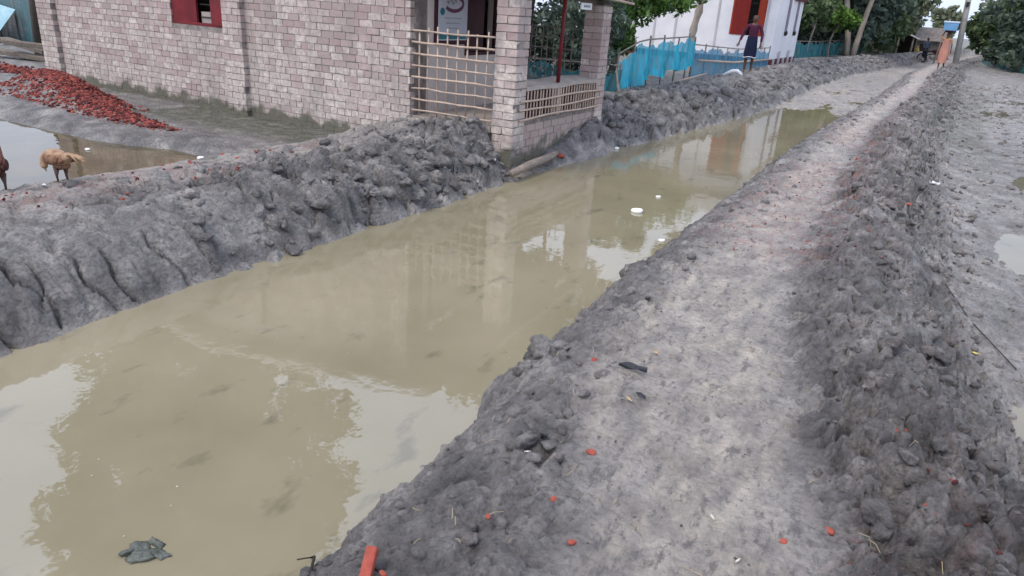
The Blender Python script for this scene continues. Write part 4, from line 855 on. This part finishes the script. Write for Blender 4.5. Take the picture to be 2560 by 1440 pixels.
LB = ['dense green tree left behind the white house roof', 'dark tree behind the small tree by the white house', 'dark tree filling the gap behind the two pale trunks', 'green tree overhanging the thatched shed', 'dark tree behind the corrugated shed', 'haze-tinted pale green tree left above the huts', 'haze-tinted tree at the end of the canal, right of the huts', 'tall green tree far behind the huts', 'faint pale tree where the sky gap shows at the path end', 'low green tree left of the concrete pole foot', 'dark tree just right of the concrete pole', 'low dark tree hanging over the blue green net on the right', 'dark tree at the upper right edge', 'dark tree beyond the right edge of the flat', 'tall green tree rising behind the dark right trees', 'far dark tree at the right horizon', 'green tree behind the left part of the white house', 'dark tree far left behind the white house', 'faint pale tree far right of the pole']
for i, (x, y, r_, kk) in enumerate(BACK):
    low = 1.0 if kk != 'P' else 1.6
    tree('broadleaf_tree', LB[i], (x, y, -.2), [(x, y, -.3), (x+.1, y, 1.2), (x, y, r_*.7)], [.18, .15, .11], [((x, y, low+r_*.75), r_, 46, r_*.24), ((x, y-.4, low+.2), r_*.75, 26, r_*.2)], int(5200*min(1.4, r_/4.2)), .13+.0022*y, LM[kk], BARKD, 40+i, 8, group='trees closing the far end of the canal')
tree('low_shrub', 'low dark shrubs at the foot of the trees right of the concrete pole', (3.4, 57, -.2), [(3.4, 57, -.3), (3.4, 57, .3), (3.4, 57, .8)], [.06, .05, .04], [((3.3, 57, .9), 1.4, 22, .5), ((5.4, 54, .8), 1.6, 22, .5), ((7.5, 50, .9), 1.8, 22, .5)], 6000, .16, LEAFD, BARKD, 88, 5, 'shrub')
# concrete pole
pole = empty('utility_pole', 'pale grey concrete utility pole leaning right at the end of the path', 'pole', (.58, 50, 0)); WL[pole.name] = pole.location.copy()
mb = MB(); mb.tube([(.58, 50, -.3), (.34, 50, 3.4), (.02, 50, 8.5)], [.17, .15, .1], 8); hp(mb.build('shaft', mat('pole concrete', (.50, .49, .46), (.38, .37, .35), scale=3), smooth=True), pole)
mb = MB(); mb.box((.28, 49.8, 3.0), (.45, 49.9, 3.25)); hp(mb.build('bracket', DARK), pole)

# ------------------------------------------------------------------ sheds and far hamlet
shed = empty('roadside_shed', 'open roadside shed with sloping rusty tin roof and red brick side', 'shed', (-3, 60, 0)); WL[shed.name] = shed.location.copy()
corr('roof', (-4.3, 58.7, 2.05), (-4.3, 62, 2.05), (-1.9, 62, 1.05), (-1.9, 58.7, 1.05), 30, .03, TIN, shed)
c = MB(); c.box((-4.2, 61.8, -.2), (-2.1, 61.9, 1.2)); hp(c.build('back_wall', DARK), shed)
c = MB(); c.box((-5.6, 59, -.2), (-4.05, 59.15, 1.5)); hp(c.build('side_wall', BRICKR), shed)
for x in (-4.0, -3.1, -2.2): c = MB(); c.tube([(x, 58.9, -.2), (x, 58.9, 1.95-(x+4)*.42)], .06, 6); hp(c.build('post', BARKP, smooth=True), shed)
c = MB(); c.box((-3.8, 59.6, -.1), (-3.3, 60.0, .7)); hp(c.build('counter', WOOD), shed)
c = MB(); c.add([(-4.1, 60, 2.05), (-3.0, 60, 2.1), (-3.4, 59.4, 2.35), (-3.7, 60.4, 2.3)], [(0, 1, 2), (1, 3, 2), (0, 2, 3), (0, 3, 1)]); tag(c.build('tarpaulin', mat('pale blue tarp', (.35, .55, .75), (.25, .42, .6))), 'crumpled pale blue tarpaulin on top of the shed roof', 'tarpaulin')
hut = empty('thatched_hut', 'grey thatched hut low under trees right of the shed', 'hut', (-.9, 66, 0)); WL[hut.name] = hut.location.copy()
c = MB(); c.box((-2.2, 65, -.2), (-.3, 68, .95)); hp(c.build('wall', mat('mud plaster', (.30, .28, .26), (.2, .19, .18))), hut)
c = MB(); c.add([(-2.5, 64.6, .95), (0, 64.6, .95), (0, 68.4, .95), (-2.5, 68.4, .95), (-2.2, 66.5, 1.9), (-.3, 66.5, 1.9)], [(0, 1, 5, 4), (2, 3, 4, 5), (1, 2, 5), (3, 0, 4), (3, 2, 1, 0)]); hp(c.build('roof', mat('old thatch', (.27, .24, .23), (.16, .14, .135))), hut)
c = MB(); c.box((-1.9, 64.97, -.1), (-1.5, 64.995, .7)); hp(c.build('door', DARK), hut)
c = MB(); c.ell((-1.95, 62, .18), (.2, .15, .32)); c.ell((-1.95, 62, .5), (.09, .09, .1)); tag(c.build('sack', mat('yellow sack', (.55, .42, .16), (.45, .33, .12)), smooth=True), 'yellow sack standing beside the shed post', 'sack')

# ------------------------------------------------------------------ people
def skin_obj(name, nodes, edges, m, parent, sub=2, root=0):
    bm = bmesh.new(); ly = bm.verts.layers.skin.verify(); vs = []
    for p, r_ in nodes:
        v = bm.verts.new(p); rr = r_ if isinstance(r_, tuple) else (r_, r_); v[ly].radius = rr; vs.append(v)
    vs[root][ly].use_root = True
    for a, b in edges: bm.edges.new((vs[a], vs[b]))
    me = bpy.data.meshes.new(name); bm.to_mesh(me); bm.free(); me.materials.append(m)
    o = bpy.data.objects.new(name, me); COL.objects.link(o); o.parent = parent
    o.modifiers.new('skin', 'SKIN').use_smooth_shade = True
    s = o.modifiers.new('sub', 'SUBSURF'); s.levels = sub; s.render_levels = sub
    return o
def hand(nodes, edges, wrist, dirn, side, k):
    w = Vector(nodes[wrist][0]); d = Vector(dirn).normalized(); s_ = Vector(side).normalized()
    palm = len(nodes); nodes.append((tuple(w+d*.045*k), (.026*k, .017*k))); edges.append((wrist, palm))
    p2 = len(nodes); nodes.append((tuple(w+d*.08*k), (.03*k, .015*k))); edges.append((palm, p2))
    for i, (o_, l_) in enumerate(((-.03, .06), (-.01, .075), (.01, .07), (.03, .055))):
        a = len(nodes); b0 = w+d*.09*k+s_*o_*k
        nodes.append((tuple(b0+d*.015*k), .0095*k)); edges.append((p2, a)); nodes.append((tuple(b0+d*l_*.55*k+Vector((0, -.006*k, 0))), .0085*k)); edges.append((a, a+1)); nodes.append((tuple(b0+d*l_*k+Vector((0, -.018*k, 0))), .007*k)); edges.append((a+1, a+2))
    a = len(nodes); nodes.append((tuple(w+d*.05*k-s_*.035*k), .011*k)); edges.append((palm, a)); nodes.append((tuple(w+d*.085*k-s_*.05*k), .0095*k)); edges.append((a, a+1))
def person(label, loc, rz, h, arms, legs, shirt, skirtm, skirt_prof, hairm=HAIR, hem=None, scarf=None, skirt_name='lungi', long_hair=False, sleeves=True):
    root = empty('person', label, 'person', loc, rz); k = h/1.7
    P = lambda x, y, z: (x*k, y*k, z*k)
    nodes = [(P(0, 0, .95), (.135*k, .10*k)), (P(0, 0, 1.12), (.125*k, .09*k)), (P(0, 0, 1.30), (.155*k, .105*k)), (P(0, .0, 1.42), (.11*k, .075*k)), (P(0, -.005, 1.49), .05*k), (P(0, -.02, 1.56), (.07*k, .075*k)), (P(0, -.02, 1.63), (.077*k, .092*k)), (P(0, -.01, 1.68), (.05*k, .06*k))]
    edges = [(0, 1), (1, 2), (2, 3), (3, 4), (4, 5), (5, 6), (6, 7)]
    sl_n = [(P(0, 0, .93), (.145*k, .11*k)), (P(0, 0, 1.12), (.14*k, .105*k)), (P(0, 0, 1.30), (.168*k, .118*k)), (P(0, 0, 1.43), (.10*k, .08*k))]; sl_e = [(0, 1), (1, 2), (2, 3)]
    for s_, (el, wr) in zip((-1, 1), arms):
        sh_ = len(nodes); nodes.append((P(.185*s_, 0, 1.40), .052*k)); edges.append((3, sh_)); nodes.append((P(*el), .04*k)); edges.append((sh_, sh_+1)); nodes.append((P(*wr), .026*k)); edges.append((sh_+1, sh_+2))
        d = Vector(wr)-Vector(el); hand(nodes, edges, sh_+2, d, Vector((0, 1, 0)).cross(d) if abs(d.normalized().y) < .9 else (1, 0, 0), k)
        a = len(sl_n); sl_n.append((P(.185*s_, 0, 1.40), .064*k)); sl_e.append((3, a)); sl_n.append((P(*el), .052*k)); sl_e.append((a, a+1))
        if sleeves: w2 = Vector(el).lerp(Vector(wr), .85); sl_n.append((P(*w2), .04*k)); sl_e.append((a+1, a+2))
    for s_, (kn, an, to) in zip((-1, 1), legs):
        a = len(nodes); nodes.append((P(.09*s_, 0, .86), .085*k)); edges.append((0, a)); nodes.append((P(*kn), .055*k)); edges.append((a, a+1)); nodes.append((P(kn[0]*.5+an[0]*.5, kn[1]*.5+an[1]*.5+.015, kn[2]*.62+an[2]*.38), .05*k)); edges.append((a+1, a+2)); nodes.append((P(*an), .032*k)); edges.append((a+2, a+3)); nodes.append((P(*to), (.035*k, .022*k))); edges.append((a+3, a+4))
    skin_obj('body', nodes, edges, SKIN, root); skin_obj('shirt', sl_n, sl_e, shirt, root)
    # face
    c = MB(); c.ell(P(0, -.108, 1.595), P(.012, .02, .022)); hp_(c.build('nose', SKIN, smooth=True), root)
    for s_ in (-1, 1):
        c = MB(); c.ell(P(.03*s_, -.098, 1.62), P(.013, .008, .007)); hp_(c.build('eye', DARK, smooth=True), root)
        c = MB(); c.ell(P(.082*s_, -.01, 1.605), P(.012, .02, .03)); hp_(c.build('ear', SKIN, smooth=True), root)
    c = MB(); c.box(P(-.022, -.099, 1.562), P(.022, -.09, 1.568)); hp_(c.build('mouth', REDD), root)
    c = MB(); c.ell(P(0, .022, 1.665), P(.084, .088, .055)); 
    if long_hair: c.ell(P(0, .07, 1.58), P(.07, .05, .1))
    hp_(c.build('hair', hairm, smooth=True), root)
    # wrapped skirt / lungi as a pleated lathe
    V = []; F = []; nn = 22
    for j, (z, rx, ry) in enumerate(skirt_prof):
        for i in range(nn):
            a = 2*math.pi*i/nn; pl = 1+.05*math.sin(i*2.9)*min(1, j/2); V.append(P(rx*math.cos(a)*pl, ry*math.sin(a)*pl, z+.008*math.sin(i*1.7)*(j > 2)))
    for j in range(len(skirt_prof)-1):
        for i in range(nn): F.append((j*nn+i, (j+1)*nn+i, (j+1)*nn+(i+1) % nn, j*nn+(i+1) % nn))
    o = mesh_np(skirt_name, V, F, skirtm, root, smooth=True)
    if hem:
        z, rx, ry = skirt_prof[-1]; c = MB(); c.tube([P(rx*1.02*math.cos(a), ry*1.02*math.sin(a), z+.02+.015*math.sin(a*3)) for a in np.linspace(0, 2*math.pi, 25)], .012*k, 6, False); hp_(c.build('hem', hem, smooth=True), root)
    return root
def hp_(o, root): o.parent = root; return o
SHIRT = mat('maroon shirt', (.10, .018, .055), (.06, .012, .035), rough=.85, scale=4)
NAVY = mat('navy lungi', (.012, .018, .055), (.008, .01, .03), rough=.9, scale=5)
SARI = mat('orange pink sari', (.52, .25, .18), (.42, .20, .17), rough=.85, scale=3)
SARI2 = mat('sandy orange blouse', (.45, .27, .17), (.36, .2, .12), rough=.85, scale=3)
DH = mat('black hair', (.02, .017, .017), (.01, .01, .01), rough=.5)
man = person('barefoot man in maroon long sleeved shirt and navy lungi standing on the left bank', (-4.93, 22.3, gz(-4.93, 22.3)-.005), R(12), 1.56,
    [((-.30, .02, 1.16), (-.38, -.04, .92)), ((.28, .02, 1.15), (.27, -.05, .89))],
    [((-.10, -.01, .48), (-.10, .02, .08), (-.11, -.12, .03)), ((.10, -.01, .48), (.10, .02, .08), (.12, -.12, .03))],
    SHIRT, NAVY, [(1.10, .15, .115), (.95, .165, .13), (.78, .18, .145), (.62, .19, .15), (.46, .185, .145)], hem=WHITE)
woman = person('woman in orange and pink sari walking on the path with a load on her head', (-.12, 38.6, gz(-.12, 38.6)), R(-8), 1.55,
    [((-.27, .0, 1.55), (-.16, -.02, 1.78)), ((.25, .03, 1.14), (.27, -.04, .9))],
    [((-.08, -.10, .5), (-.07, -.12, .09), (-.07, -.25, .05)), ((.09, .06, .48), (.10, .2, .1), (.11, .1, .04))],
    SARI2, SARI, [(1.35, .17, .13), (1.15, .17, .13), (.95, .2, .15), (.75, .22, .18), (.5, .21, .19), (.3, .19, .2)], hairm=DH, skirt_name='sari', long_hair=True, sleeves=False)
bk = empty('head_load', 'pale blue box on a dark cloth ring carried on the head of the woman', 'box', (-.12, 38.6, gz(-.12, 38.6)+1.56)); 
BLUEB = mat('pale blue plastic', (.20, .42, .68), (.14, .32, .55), rough=.4)
c = MB(); c.add([(-.26, -.2, .08), (.26, -.2, .08), (.26, .2, .08), (-.26, .2, .08), (-.29, -.23, .40), (.29, -.23, .40), (.29, .23, .40), (-.29, .23, .40)], [(0,3,2,1), (4,5,6,7), (0,1,5,4), (1,2,6,5), (2,3,7,6), (3,0,4,7)]); c.build('tub', BLUEB, bk, bevel=.02)
c = MB(); c.box((-.31, -.25, .40), (.31, .25, .47)); c.build('lid', mat('pale lid', (.6, .72, .82), (.5, .62, .75)), bk, bevel=.015)
c = MB(); c.tube([(.11*math.cos(a), .11*math.sin(a), .045) for a in np.linspace(0, 6.283, 13)], .045, 6, False); c.build('cloth_ring', REDD, bk, smooth=True)
SH2 = mat('dull blue shirt', (.10, .14, .2), (.07, .1, .15), rough=.85)
person('distant person in dull blue shirt beside the motorcycle at the path end', (-1.25, 56.5, gz(-1.25, 56.5)), R(30), 1.5, [((-.25, 0, 1.14), (-.2, -.2, .98)), ((.25, .02, 1.14), (.26, -.03, .88))], [((-.1, -.01, .48), (-.1, .02, .08), (-.1, -.12, .03)), ((.1, -.01, .48), (.1, .02, .08), (.1, -.12, .03))], SH2, NAVY, [(1.0, .15, .115), (.8, .17, .14), (.6, .18, .15), (.3, .18, .15)], hairm=DH)
# motorcycle
mc = empty('motorcycle', 'small dark motorcycle parked across the path beyond the woman', 'motorcycle', (-.75, 55.5, gz(-.75, 55.5)), R(10))
for x in (-.6, .6):
    c = MB(); c.tube([(x+.27*math.cos(a), 0, .3+.27*math.sin(a)) for a in np.linspace(0, 6.283, 19)], .045, 6, False); w_ = c.build('wheel', BLACKR, mc, smooth=True)
    c = MB(); c.tube([(x, -.03, .3), (x, .03, .3)], .08, 8); c.build('hub', TIN, w_)
c = MB(); c.tube([(-.6, 0, .3), (-.2, 0, .55), (.3, 0, .6), (.5, 0, .75), (.6, 0, .3)], .035, 6); c.build('frame', BLACKR, mc)
c = MB(); c.ell((.12, 0, .75), (.26, .13, .13)); c.build('tank', REDD, mc, smooth=True)
c = MB(); c.ell((-.38, 0, .74), (.34, .12, .06)); c.build('seat', BLACKR, mc, smooth=True)
c = MB(); c.tube([(.42, -.33, 1.0), (.45, 0, .95), (.42, .33, 1.0)], .02, 6); c.build('handlebar', BLACKR, mc)
c = MB(); c.ell((.58, 0, .86), (.07, .1, .1)); c.build('headlight', PLASTW, mc, smooth=True)
c = MB(); c.ell((0, 0, .4), (.2, .13, .16)); c.build('engine', TIN, mc, smooth=True)
c = MB(); c.tube([(-.55, 50.0, -.2), (-.45, 50.0, 1.0), (-.28, 50.0, 2.3)], .04, 6); tag(c.build('wooden_post', mat('pinkish pole', (.45, .33, .29), (.34, .25, .22)), smooth=True), 'thin pinkish pole standing just left of the woman with the load', 'pole')

# ------------------------------------------------------------------ hens
def hen(label, loc, rz, cols, s=1.0, head_down=True):
    base, dark, legc = cols; root = empty('hen', label, 'hen', loc, rz); root.scale = (s, s, s*.86)
    # x forward = head
    nodes = [((0, 0, .165), (.055, .058)), ((.07, 0, .195), (.056, .064)), ((.125, 0, .185), (.042, .048)), ((-.07, 0, .185), (.040, .046)), ((-.13, 0, .225), (.026, .035)), ((-.17, 0, .235), (.015, .02))]
    if head_down: nodes += [((.165, .02, .165), .032), ((.16, .03, .125), .023), ((.15, .035, .10), .026), ((.13, .04, .085), .014)]
    else: nodes += [((.16, 0, .27), .032), ((.18, 0, .32), .022), ((.19, 0, .355), .025), ((.21, 0, .35), .013)]
    edges = [(0, 1), (1, 2), (0, 3), (3, 4), (4, 5), (2, 6), (6, 7), (7, 8), (8, 9)]
    nodes += [((-.01, 0, .125), (.04, .035)), ((-.05, 0, .125), (.028, .03))]; edges += [(0, 10), (10, 11)]
    skin_obj('body', nodes, edges, base, root)
    hx = Vector(nodes[9][0]); hd = (Vector(nodes[9][0])-Vector(nodes[8][0])).normalized()
    c = MB(); c.tube([hx, hx+hd*.03], [.008, .002], 6); c.build('beak', legc, root)
    c = MB(); c.ell(Vector(nodes[8][0])+Vector((0, 0, .025)), (.018, .004, .012)); c.build('comb', REDP, root, smooth=True)
    for q in (-1, 1):
        c = MB(); rot = Matrix.Rotation(R(12), 3, 'Y')
        c.ell((.0, .052*q, .18), (.095, .014, .04), rot); c.ell((-.08, .042*q, .18), (.06, .009, .018), rot); c.build('wing', dark, root, smooth=True)
        c = MB(); c.tube([(.0, .028*q, .12), (.008, .03*q, .05), (.0, .03*q, .008)], [.020, .008, .006], 6)
        for a in (-.5, 0, .5, 3.14): c.tube([(.0, .03*q, .008), (.04*math.cos(a), .03*q+.04*math.sin(a), .003)], [.005, .003], 5)
        c.build('leg', legc, root, smooth=True)
    c = MB()
    for i, (a, l_) in enumerate(((-.03, .16), (.0, .20), (.02, .23), (.04, .15))):
        c.tube([(-.14, a*.2, .232), (-.14-l_*.5, a*.45, .24+.004*i), (-.14-l_, a*.6, .235-.01*i)], [.012, .014, .003], 6)
    c.build('tail', base, root, smooth=True)
    c = MB(); c.ell((-.03, 0, .135), (.06, .045, .03)); c.build('belly', dark, root, smooth=True)
    return root
TAN = mat('tan feathers', (.48, .33, .21), (.25, .14, .085), rough=.8, scale=22, obj=True, bump=.5, bscale=60); TAND = mat('brown feathers', (.30, .17, .10), (.12, .05, .035), rough=.8, scale=18, obj=True, bump=.5, bscale=60)
RUST = mat('rust feathers', (.26, .11, .07), (.09, .03, .025), rough=.8, scale=18, obj=True, bump=.5, bscale=60); LEGC = mat('horn leg', (.14, .09, .075), (.08, .05, .045), rough=.6)
hen('tan hen preening at the edge of the pond', (-5.93, 3.12, gz(-5.93, 3.12)), R(176), (TAN, TAND, LEGC), 1.22)
hen('rusty brown hen half cut off by the left edge', (-6.13, 2.74, gz(-6.13, 2.74)), R(150), (RUST, mat('dark brown feathers', (.10, .04, .03), (.04, .015, .012), obj=True, scale=15), LEGC), 1.35, False)

# ------------------------------------------------------------------ debris, each a thing
def pt(x, y, up=0): return (x, y, gz(x, y)+up)
def chunk(name, label, cat, x, y, s, m, sc=(1, .8, .6), up=.2, rot=0, group=None, sub=I2):
    V, F = lumps(np.zeros((1, 3)), np.array([1.0]), sub, 1, angular=True); V = V*np.array(sc)*s
    o = mesh_np(name, V, F, m); o.location = pt(x, y, s*sc[2]*up); o.rotation_euler = (0, 0, rot); return tag(o, label, cat, group)
c = MB(); c.tube([(-3.88, 6.86, -.25), (-3.9, 7.3, -.22), (-3.93, 7.9, -.21), (-3.95, 8.1, -.19)], [.042, .048, .045, .03], 9); tag(c.build('log', mat('pale wet log', (.30, .25, .21), (.18, .15, .13), scale=6, bump=.5, stretch=(4, 1, 4)), smooth=True), 'pale peeled log lying at the water edge below the low veranda wall', 'log')
chunk('brick_piece', 'red brick piece beside the end of the peeled log', 'brick piece', -3.97, 8.25, .07, CHIPR)
# broken bricks on the path
c = MB(); c.box((-.017, -.065, -.018), (.017, .065, .018)); o = c.build('brick_piece', CHIPR, bevel=.005); o.location = pt(-1.105, 1.245, .02); o.rotation_euler = (R(30), 0, R(24)); tag(o, 'long red brick piece sticking out of the mud at the bottom edge', 'brick piece')
chunk('brick_piece', 'small round red brick bit beside the long brick piece at the bottom edge', 'brick piece', -1.06, 1.26, .014, CHIPR)
LST = [(.04, 2.14, .024, 'brightest orange red brick lump near the lower right, by the ridge'), (.17, 2.83, .026, 'red brick lump lodged in a hollow of the dark ridge'), (.205, 2.86, .014, 'tiny red brick bit right of the lump in the ridge hollow'), (-.78, 2.1, .022, 'flat pink brick shard on the middle of the footpath'), (-.77, 1.78, .014, 'small red brick bit left of the pale streak near the bottom'), (-1.07, 2.77, .017, 'red brick bit left of the dark leaf on the path'), (-.30, 3.88, .026, 'orange brick lump where path meets ridge'), (.14, 3.96, .018, 'red brick bit on the right slope of the ridge'), (-.93, 1.63, .011, 'tiny red brick bead near the water side of the path'), (-.08, 2.0, .014, 'dark red brick bit below the bright orange lump'), (-.63, 1.63, .018, 'pinkish brick bit low on the path'), (-4.96, 3.34, .035, 'red brick lump on the near left bank'), (-5.12, 3.45, .022, 'smaller red brick bit left of the lump on the left bank'), (-4.55, 4.85, .03, 'red brick bit among clods before the veranda'), (.02, 7.2, .03, 'red brick bit half way along the ridge'), (-.62, 9.6, .06, 'reddish brick patch where the path narrows')]
for x, y, s, lb in LST: chunk('brick_piece', lb, 'brick piece', x, y, s, CHIPR, sc=(1.1, .8, .6), rot=random.random()*6)
# dark curled leaf
def scrap(name, label, cat, x, y, l, w, m, rot=0, curl=.25, up=.012, th=.0):
    V = []; F = []; nu, nv = 10, 5
    for i in range(nu+1):
        t = i/nu; ww = w*math.sin(math.pi*min(max(t, .04), .96))**.6
        for j in range(nv+1):
            s_ = j/nv*2-1; V.append(((t-.5)*l, s_*ww/2, curl*w*(abs(s_)**2) + .1*w*math.sin(t*9+j)))
    for i in range(nu):
        for j in range(nv): a = i*(nv+1)+j; F.append((a, a+1, a+nv+2, a+nv+1))
    o = mesh_np(name, V, F, m, smooth=True); sd = o.modifiers.new('thick', 'SOLIDIFY'); sd.thickness = .003
    o.location = pt(x, y, up); o.rotation_euler = (0, 0, rot); return tag(o, label, cat)
DLEAF = mat('blackened leaf', (.07, .075, .09), (.03, .032, .04), rough=.6, scale=30, obj=True, bump=.5)
scrap('dead_leaf', 'large blackened leaf lying flat on the footpath', 'leaf', -.885, 2.78, .13, .042, DLEAF, R(8), .4)
scrap('dead_leaf', 'small dark leaf right of the large black leaf', 'leaf', -.77, 2.58, .05, .022, DLEAF, R(-20), .4)
TANL = mat('tan dry leaf', (.52, .38, .26), (.4, .28, .18), rough=.7, obj=True)
scrap('dry_leaf', 'tan dry leaf above the large black leaf', 'leaf', -.86, 3.02, .035, .02, TANL, R(-40)); scrap('dry_leaf', 'tan splinter of leaf below the large black leaf', 'leaf', -.80, 2.52, .045, .014, TANL, R(-35))
scrap('yellow_leaf', 'yellow leaf on the mud flat right of the ridge', 'leaf', .57, 4.74, .05, .022, mat('yellow leaf', (.62, .55, .22), (.5, .42, .15)), R(-10))
scrap('plastic_scrap', 'white plastic scrap on the mud flat far right', 'litter', .22, 9.8, .16, .07, PLASTW, R(-30), .5, .03)
scrap('plastic_scrap', 'white plastic scrap at the foot of the near veranda pillar', 'litter', -4.12, 6.80, .10, .035, PLASTW, R(10), .5, .015)
scrap('plastic_scrap', 'turquoise plastic scrap on the face of the near left bank', 'litter', -4.08, 3.05, .055, .03, mat('turquoise plastic', (.03, .33, .42), (.02, .25, .34)), R(60), .6, .03)
scrap('plastic_scrap', 'white shell bit left of the tan hen on the bank edge', 'litter', -5.85, 2.93, .04, .025, PLASTW, R(10), .5, .02)
for x, y, lb in ((-.98, 1.98, 'bone white splinter near the wet hollow of the path'), (-.5, 1.33, 'bone white splinter on the grey slab of the path'), (-.30, 1.99, 'white stick bit on the right half of the path'), (-.18, 1.83, 'white paper bit under the bright orange lump')): scrap('white_splinter', lb, 'litter', x, y, .025, .008, mat('bone', (.7, .66, .6)), random.random()*3, .3, .008)
# foam on the water
def foam(label, x, y, s, z=-.35):
    c = MB(); c.ell((0, 0, 0), (s, s*.8, s*.45)); c.ell((s*.5, s*.2, s*.1), (s*.55, s*.5, s*.4)); c.ell((-s*.5, 0, s*.05), (s*.5, s*.5, s*.3)); o = c.build('foam_lump', FOAM, smooth=True); o.location = (x, y, z+s*.2); tag(o, label, 'foam')
foam('large white foam lump floating in the middle of the canal', -2.31, 6.67, .06); foam('small foam lump floating beyond the large one', -2.35, 7.43, .028); foam('foam lump stranded at the left waterline below the far bank', -3.83, 9.78, .05); foam('pale foam bit floating at the right waterline', -1.78, 5.9, .03)
foam('tiny foam bit at the left end of the pond', -7.4, 3.9, .035, -.2); foam('foam bit at the right end of the pond', -6.38, 4.75, .04, -.17); foam('foam bit in the middle of the pond by the ledge', -7.6, 4.3, .03, -.2)
mb = MB()
for i in range(110):
    yq = ysamp(1, 1.0, 14, 1.5)[0]; xq = random.uniform(xl_(yq)+.05, xr_(yq)-.05); q = random.uniform(.0015, .006); a = random.random()*6.3; ca_, sa_ = math.cos(a)*q, math.sin(a)*q*.6
    mb.add([(xq-ca_, yq-sa_, -.3475), (xq+sa_, yq-ca_, -.3475), (xq+ca_*1.3, yq+sa_, -.3475), (xq-sa_, yq+ca_, -.3475)], [(0, 1, 2, 3)])
tag(mb.build('floating_specks', mat('pale scum', (.52, .48, .4), (.4, .36, .28), scale=30)), 'pale specks of scum and leaf bits floating on the canal', 'scum', kind='stuff')
# white sack before the man
c = MB(); c.tube([(-.26, 0, .0), (-.16, .02, .07), (-.02, .0, .14), (.10, .01, .15), (.20, .0, .08), (.25, 0, .0)], [.03, .045, .055, .06, .05, .03], 8); o = c.build('white_sack', PLASTW, smooth=True); o.location = pt(-4.75, 19.9, -.02); o.rotation_euler = (0, 0, R(15)); tag(o, 'crumpled white sack on the bank beside the man', 'sack')
c = MB(); c.tube([(-4.8, 12.25, .02), (-5.0, 12.5, .3), (-5.15, 12.7, .62)], [.03, .025, .01], 6); tag(c.build('pale_stick', BARKP, smooth=True), 'pale forked stick leaning behind the second veranda pillar', 'stick')
c = MB(); c.tube([(-1.52, 1.42, -.36), (-1.44, 1.36, -.27), (-1.38, 1.28, -.25), (-1.36, 1.2, -.27)], [.004, .005, .006, .006], 5); c.tube([(-1.44, 1.36, -.27), (-1.47, 1.31, -.26)], .003, 4); tag(c.build('twig', DARK, smooth=True), 'dark twig reaching from the mud into the water at the bottom', 'twig')
c = MB(); c.tube([(.32, 5.9, gz(.32, 5.9)+.02), (.55, 5.3, gz(.55, 5.3)+.015), (.78, 4.7, gz(.78, 4.7)+.012)], .004, 5); tag(c.build('twig', BARKD, smooth=True), 'long thin stick lying across the mud flat', 'twig')
# grey stump lying in the shallow water and submerged lumps
V, F = lumps(np.array([(-2.0, 1.10, -.385), (-1.96, 1.14, -.385), (-2.03, 1.12, -.385), (-1.99, 1.16, -.385), (-2.05, 1.07, -.385)]), np.array([.055, .045, .045, .04, .035]), ico(3), .45); V[:, 2] = -.351+(V[:, 2]+.385)*.7
o = mesh_np('mud_lump', V, F, mat('wet dark mud lump', (.16, .17, .15), (.07, .08, .07), rough=.4, scale=15, bump=.6), smooth=True); tag(o, 'grey mud lump breaking the water surface at the bottom', 'mud lump')
# planks and odds at the far left
for i, (x, y, rz, lb) in enumerate(((-17.2, 8.5, .25, 'lower grey plank lying on the mud beyond the left house corner'), (-17.9, 9.1, -.1, 'upper grey plank stacked behind another at the far left'), (-16.2, 8.9, .5, 'short dark plank near the tree trunk at the far left'))):
    c = MB(); c.box((-1.1, -.12, 0), (1.1, .12, .09)); o = c.build('plank', WOOD, bevel=.01); o.location = pt(x, y, .06+.08*i); o.rotation_euler = (0, R(3), rz); tag(o, lb, 'plank')
c = MB(); c.add([(-23.5, 10.2, -.2), (-21.2, 10.0, -.2), (-21.0, 10.6, .6), (-23.2, 10.9, .75), (-22.2, 10.1, .5)], [(0, 1, 4), (1, 2, 4), (2, 3, 4), (3, 0, 4)]); tag(c.build('tarpaulin', mat('pale cyan tarp', (.42, .62, .70), (.3, .5, .6))), 'pale cyan tarpaulin bundle by the net fence at the far left', 'tarpaulin')
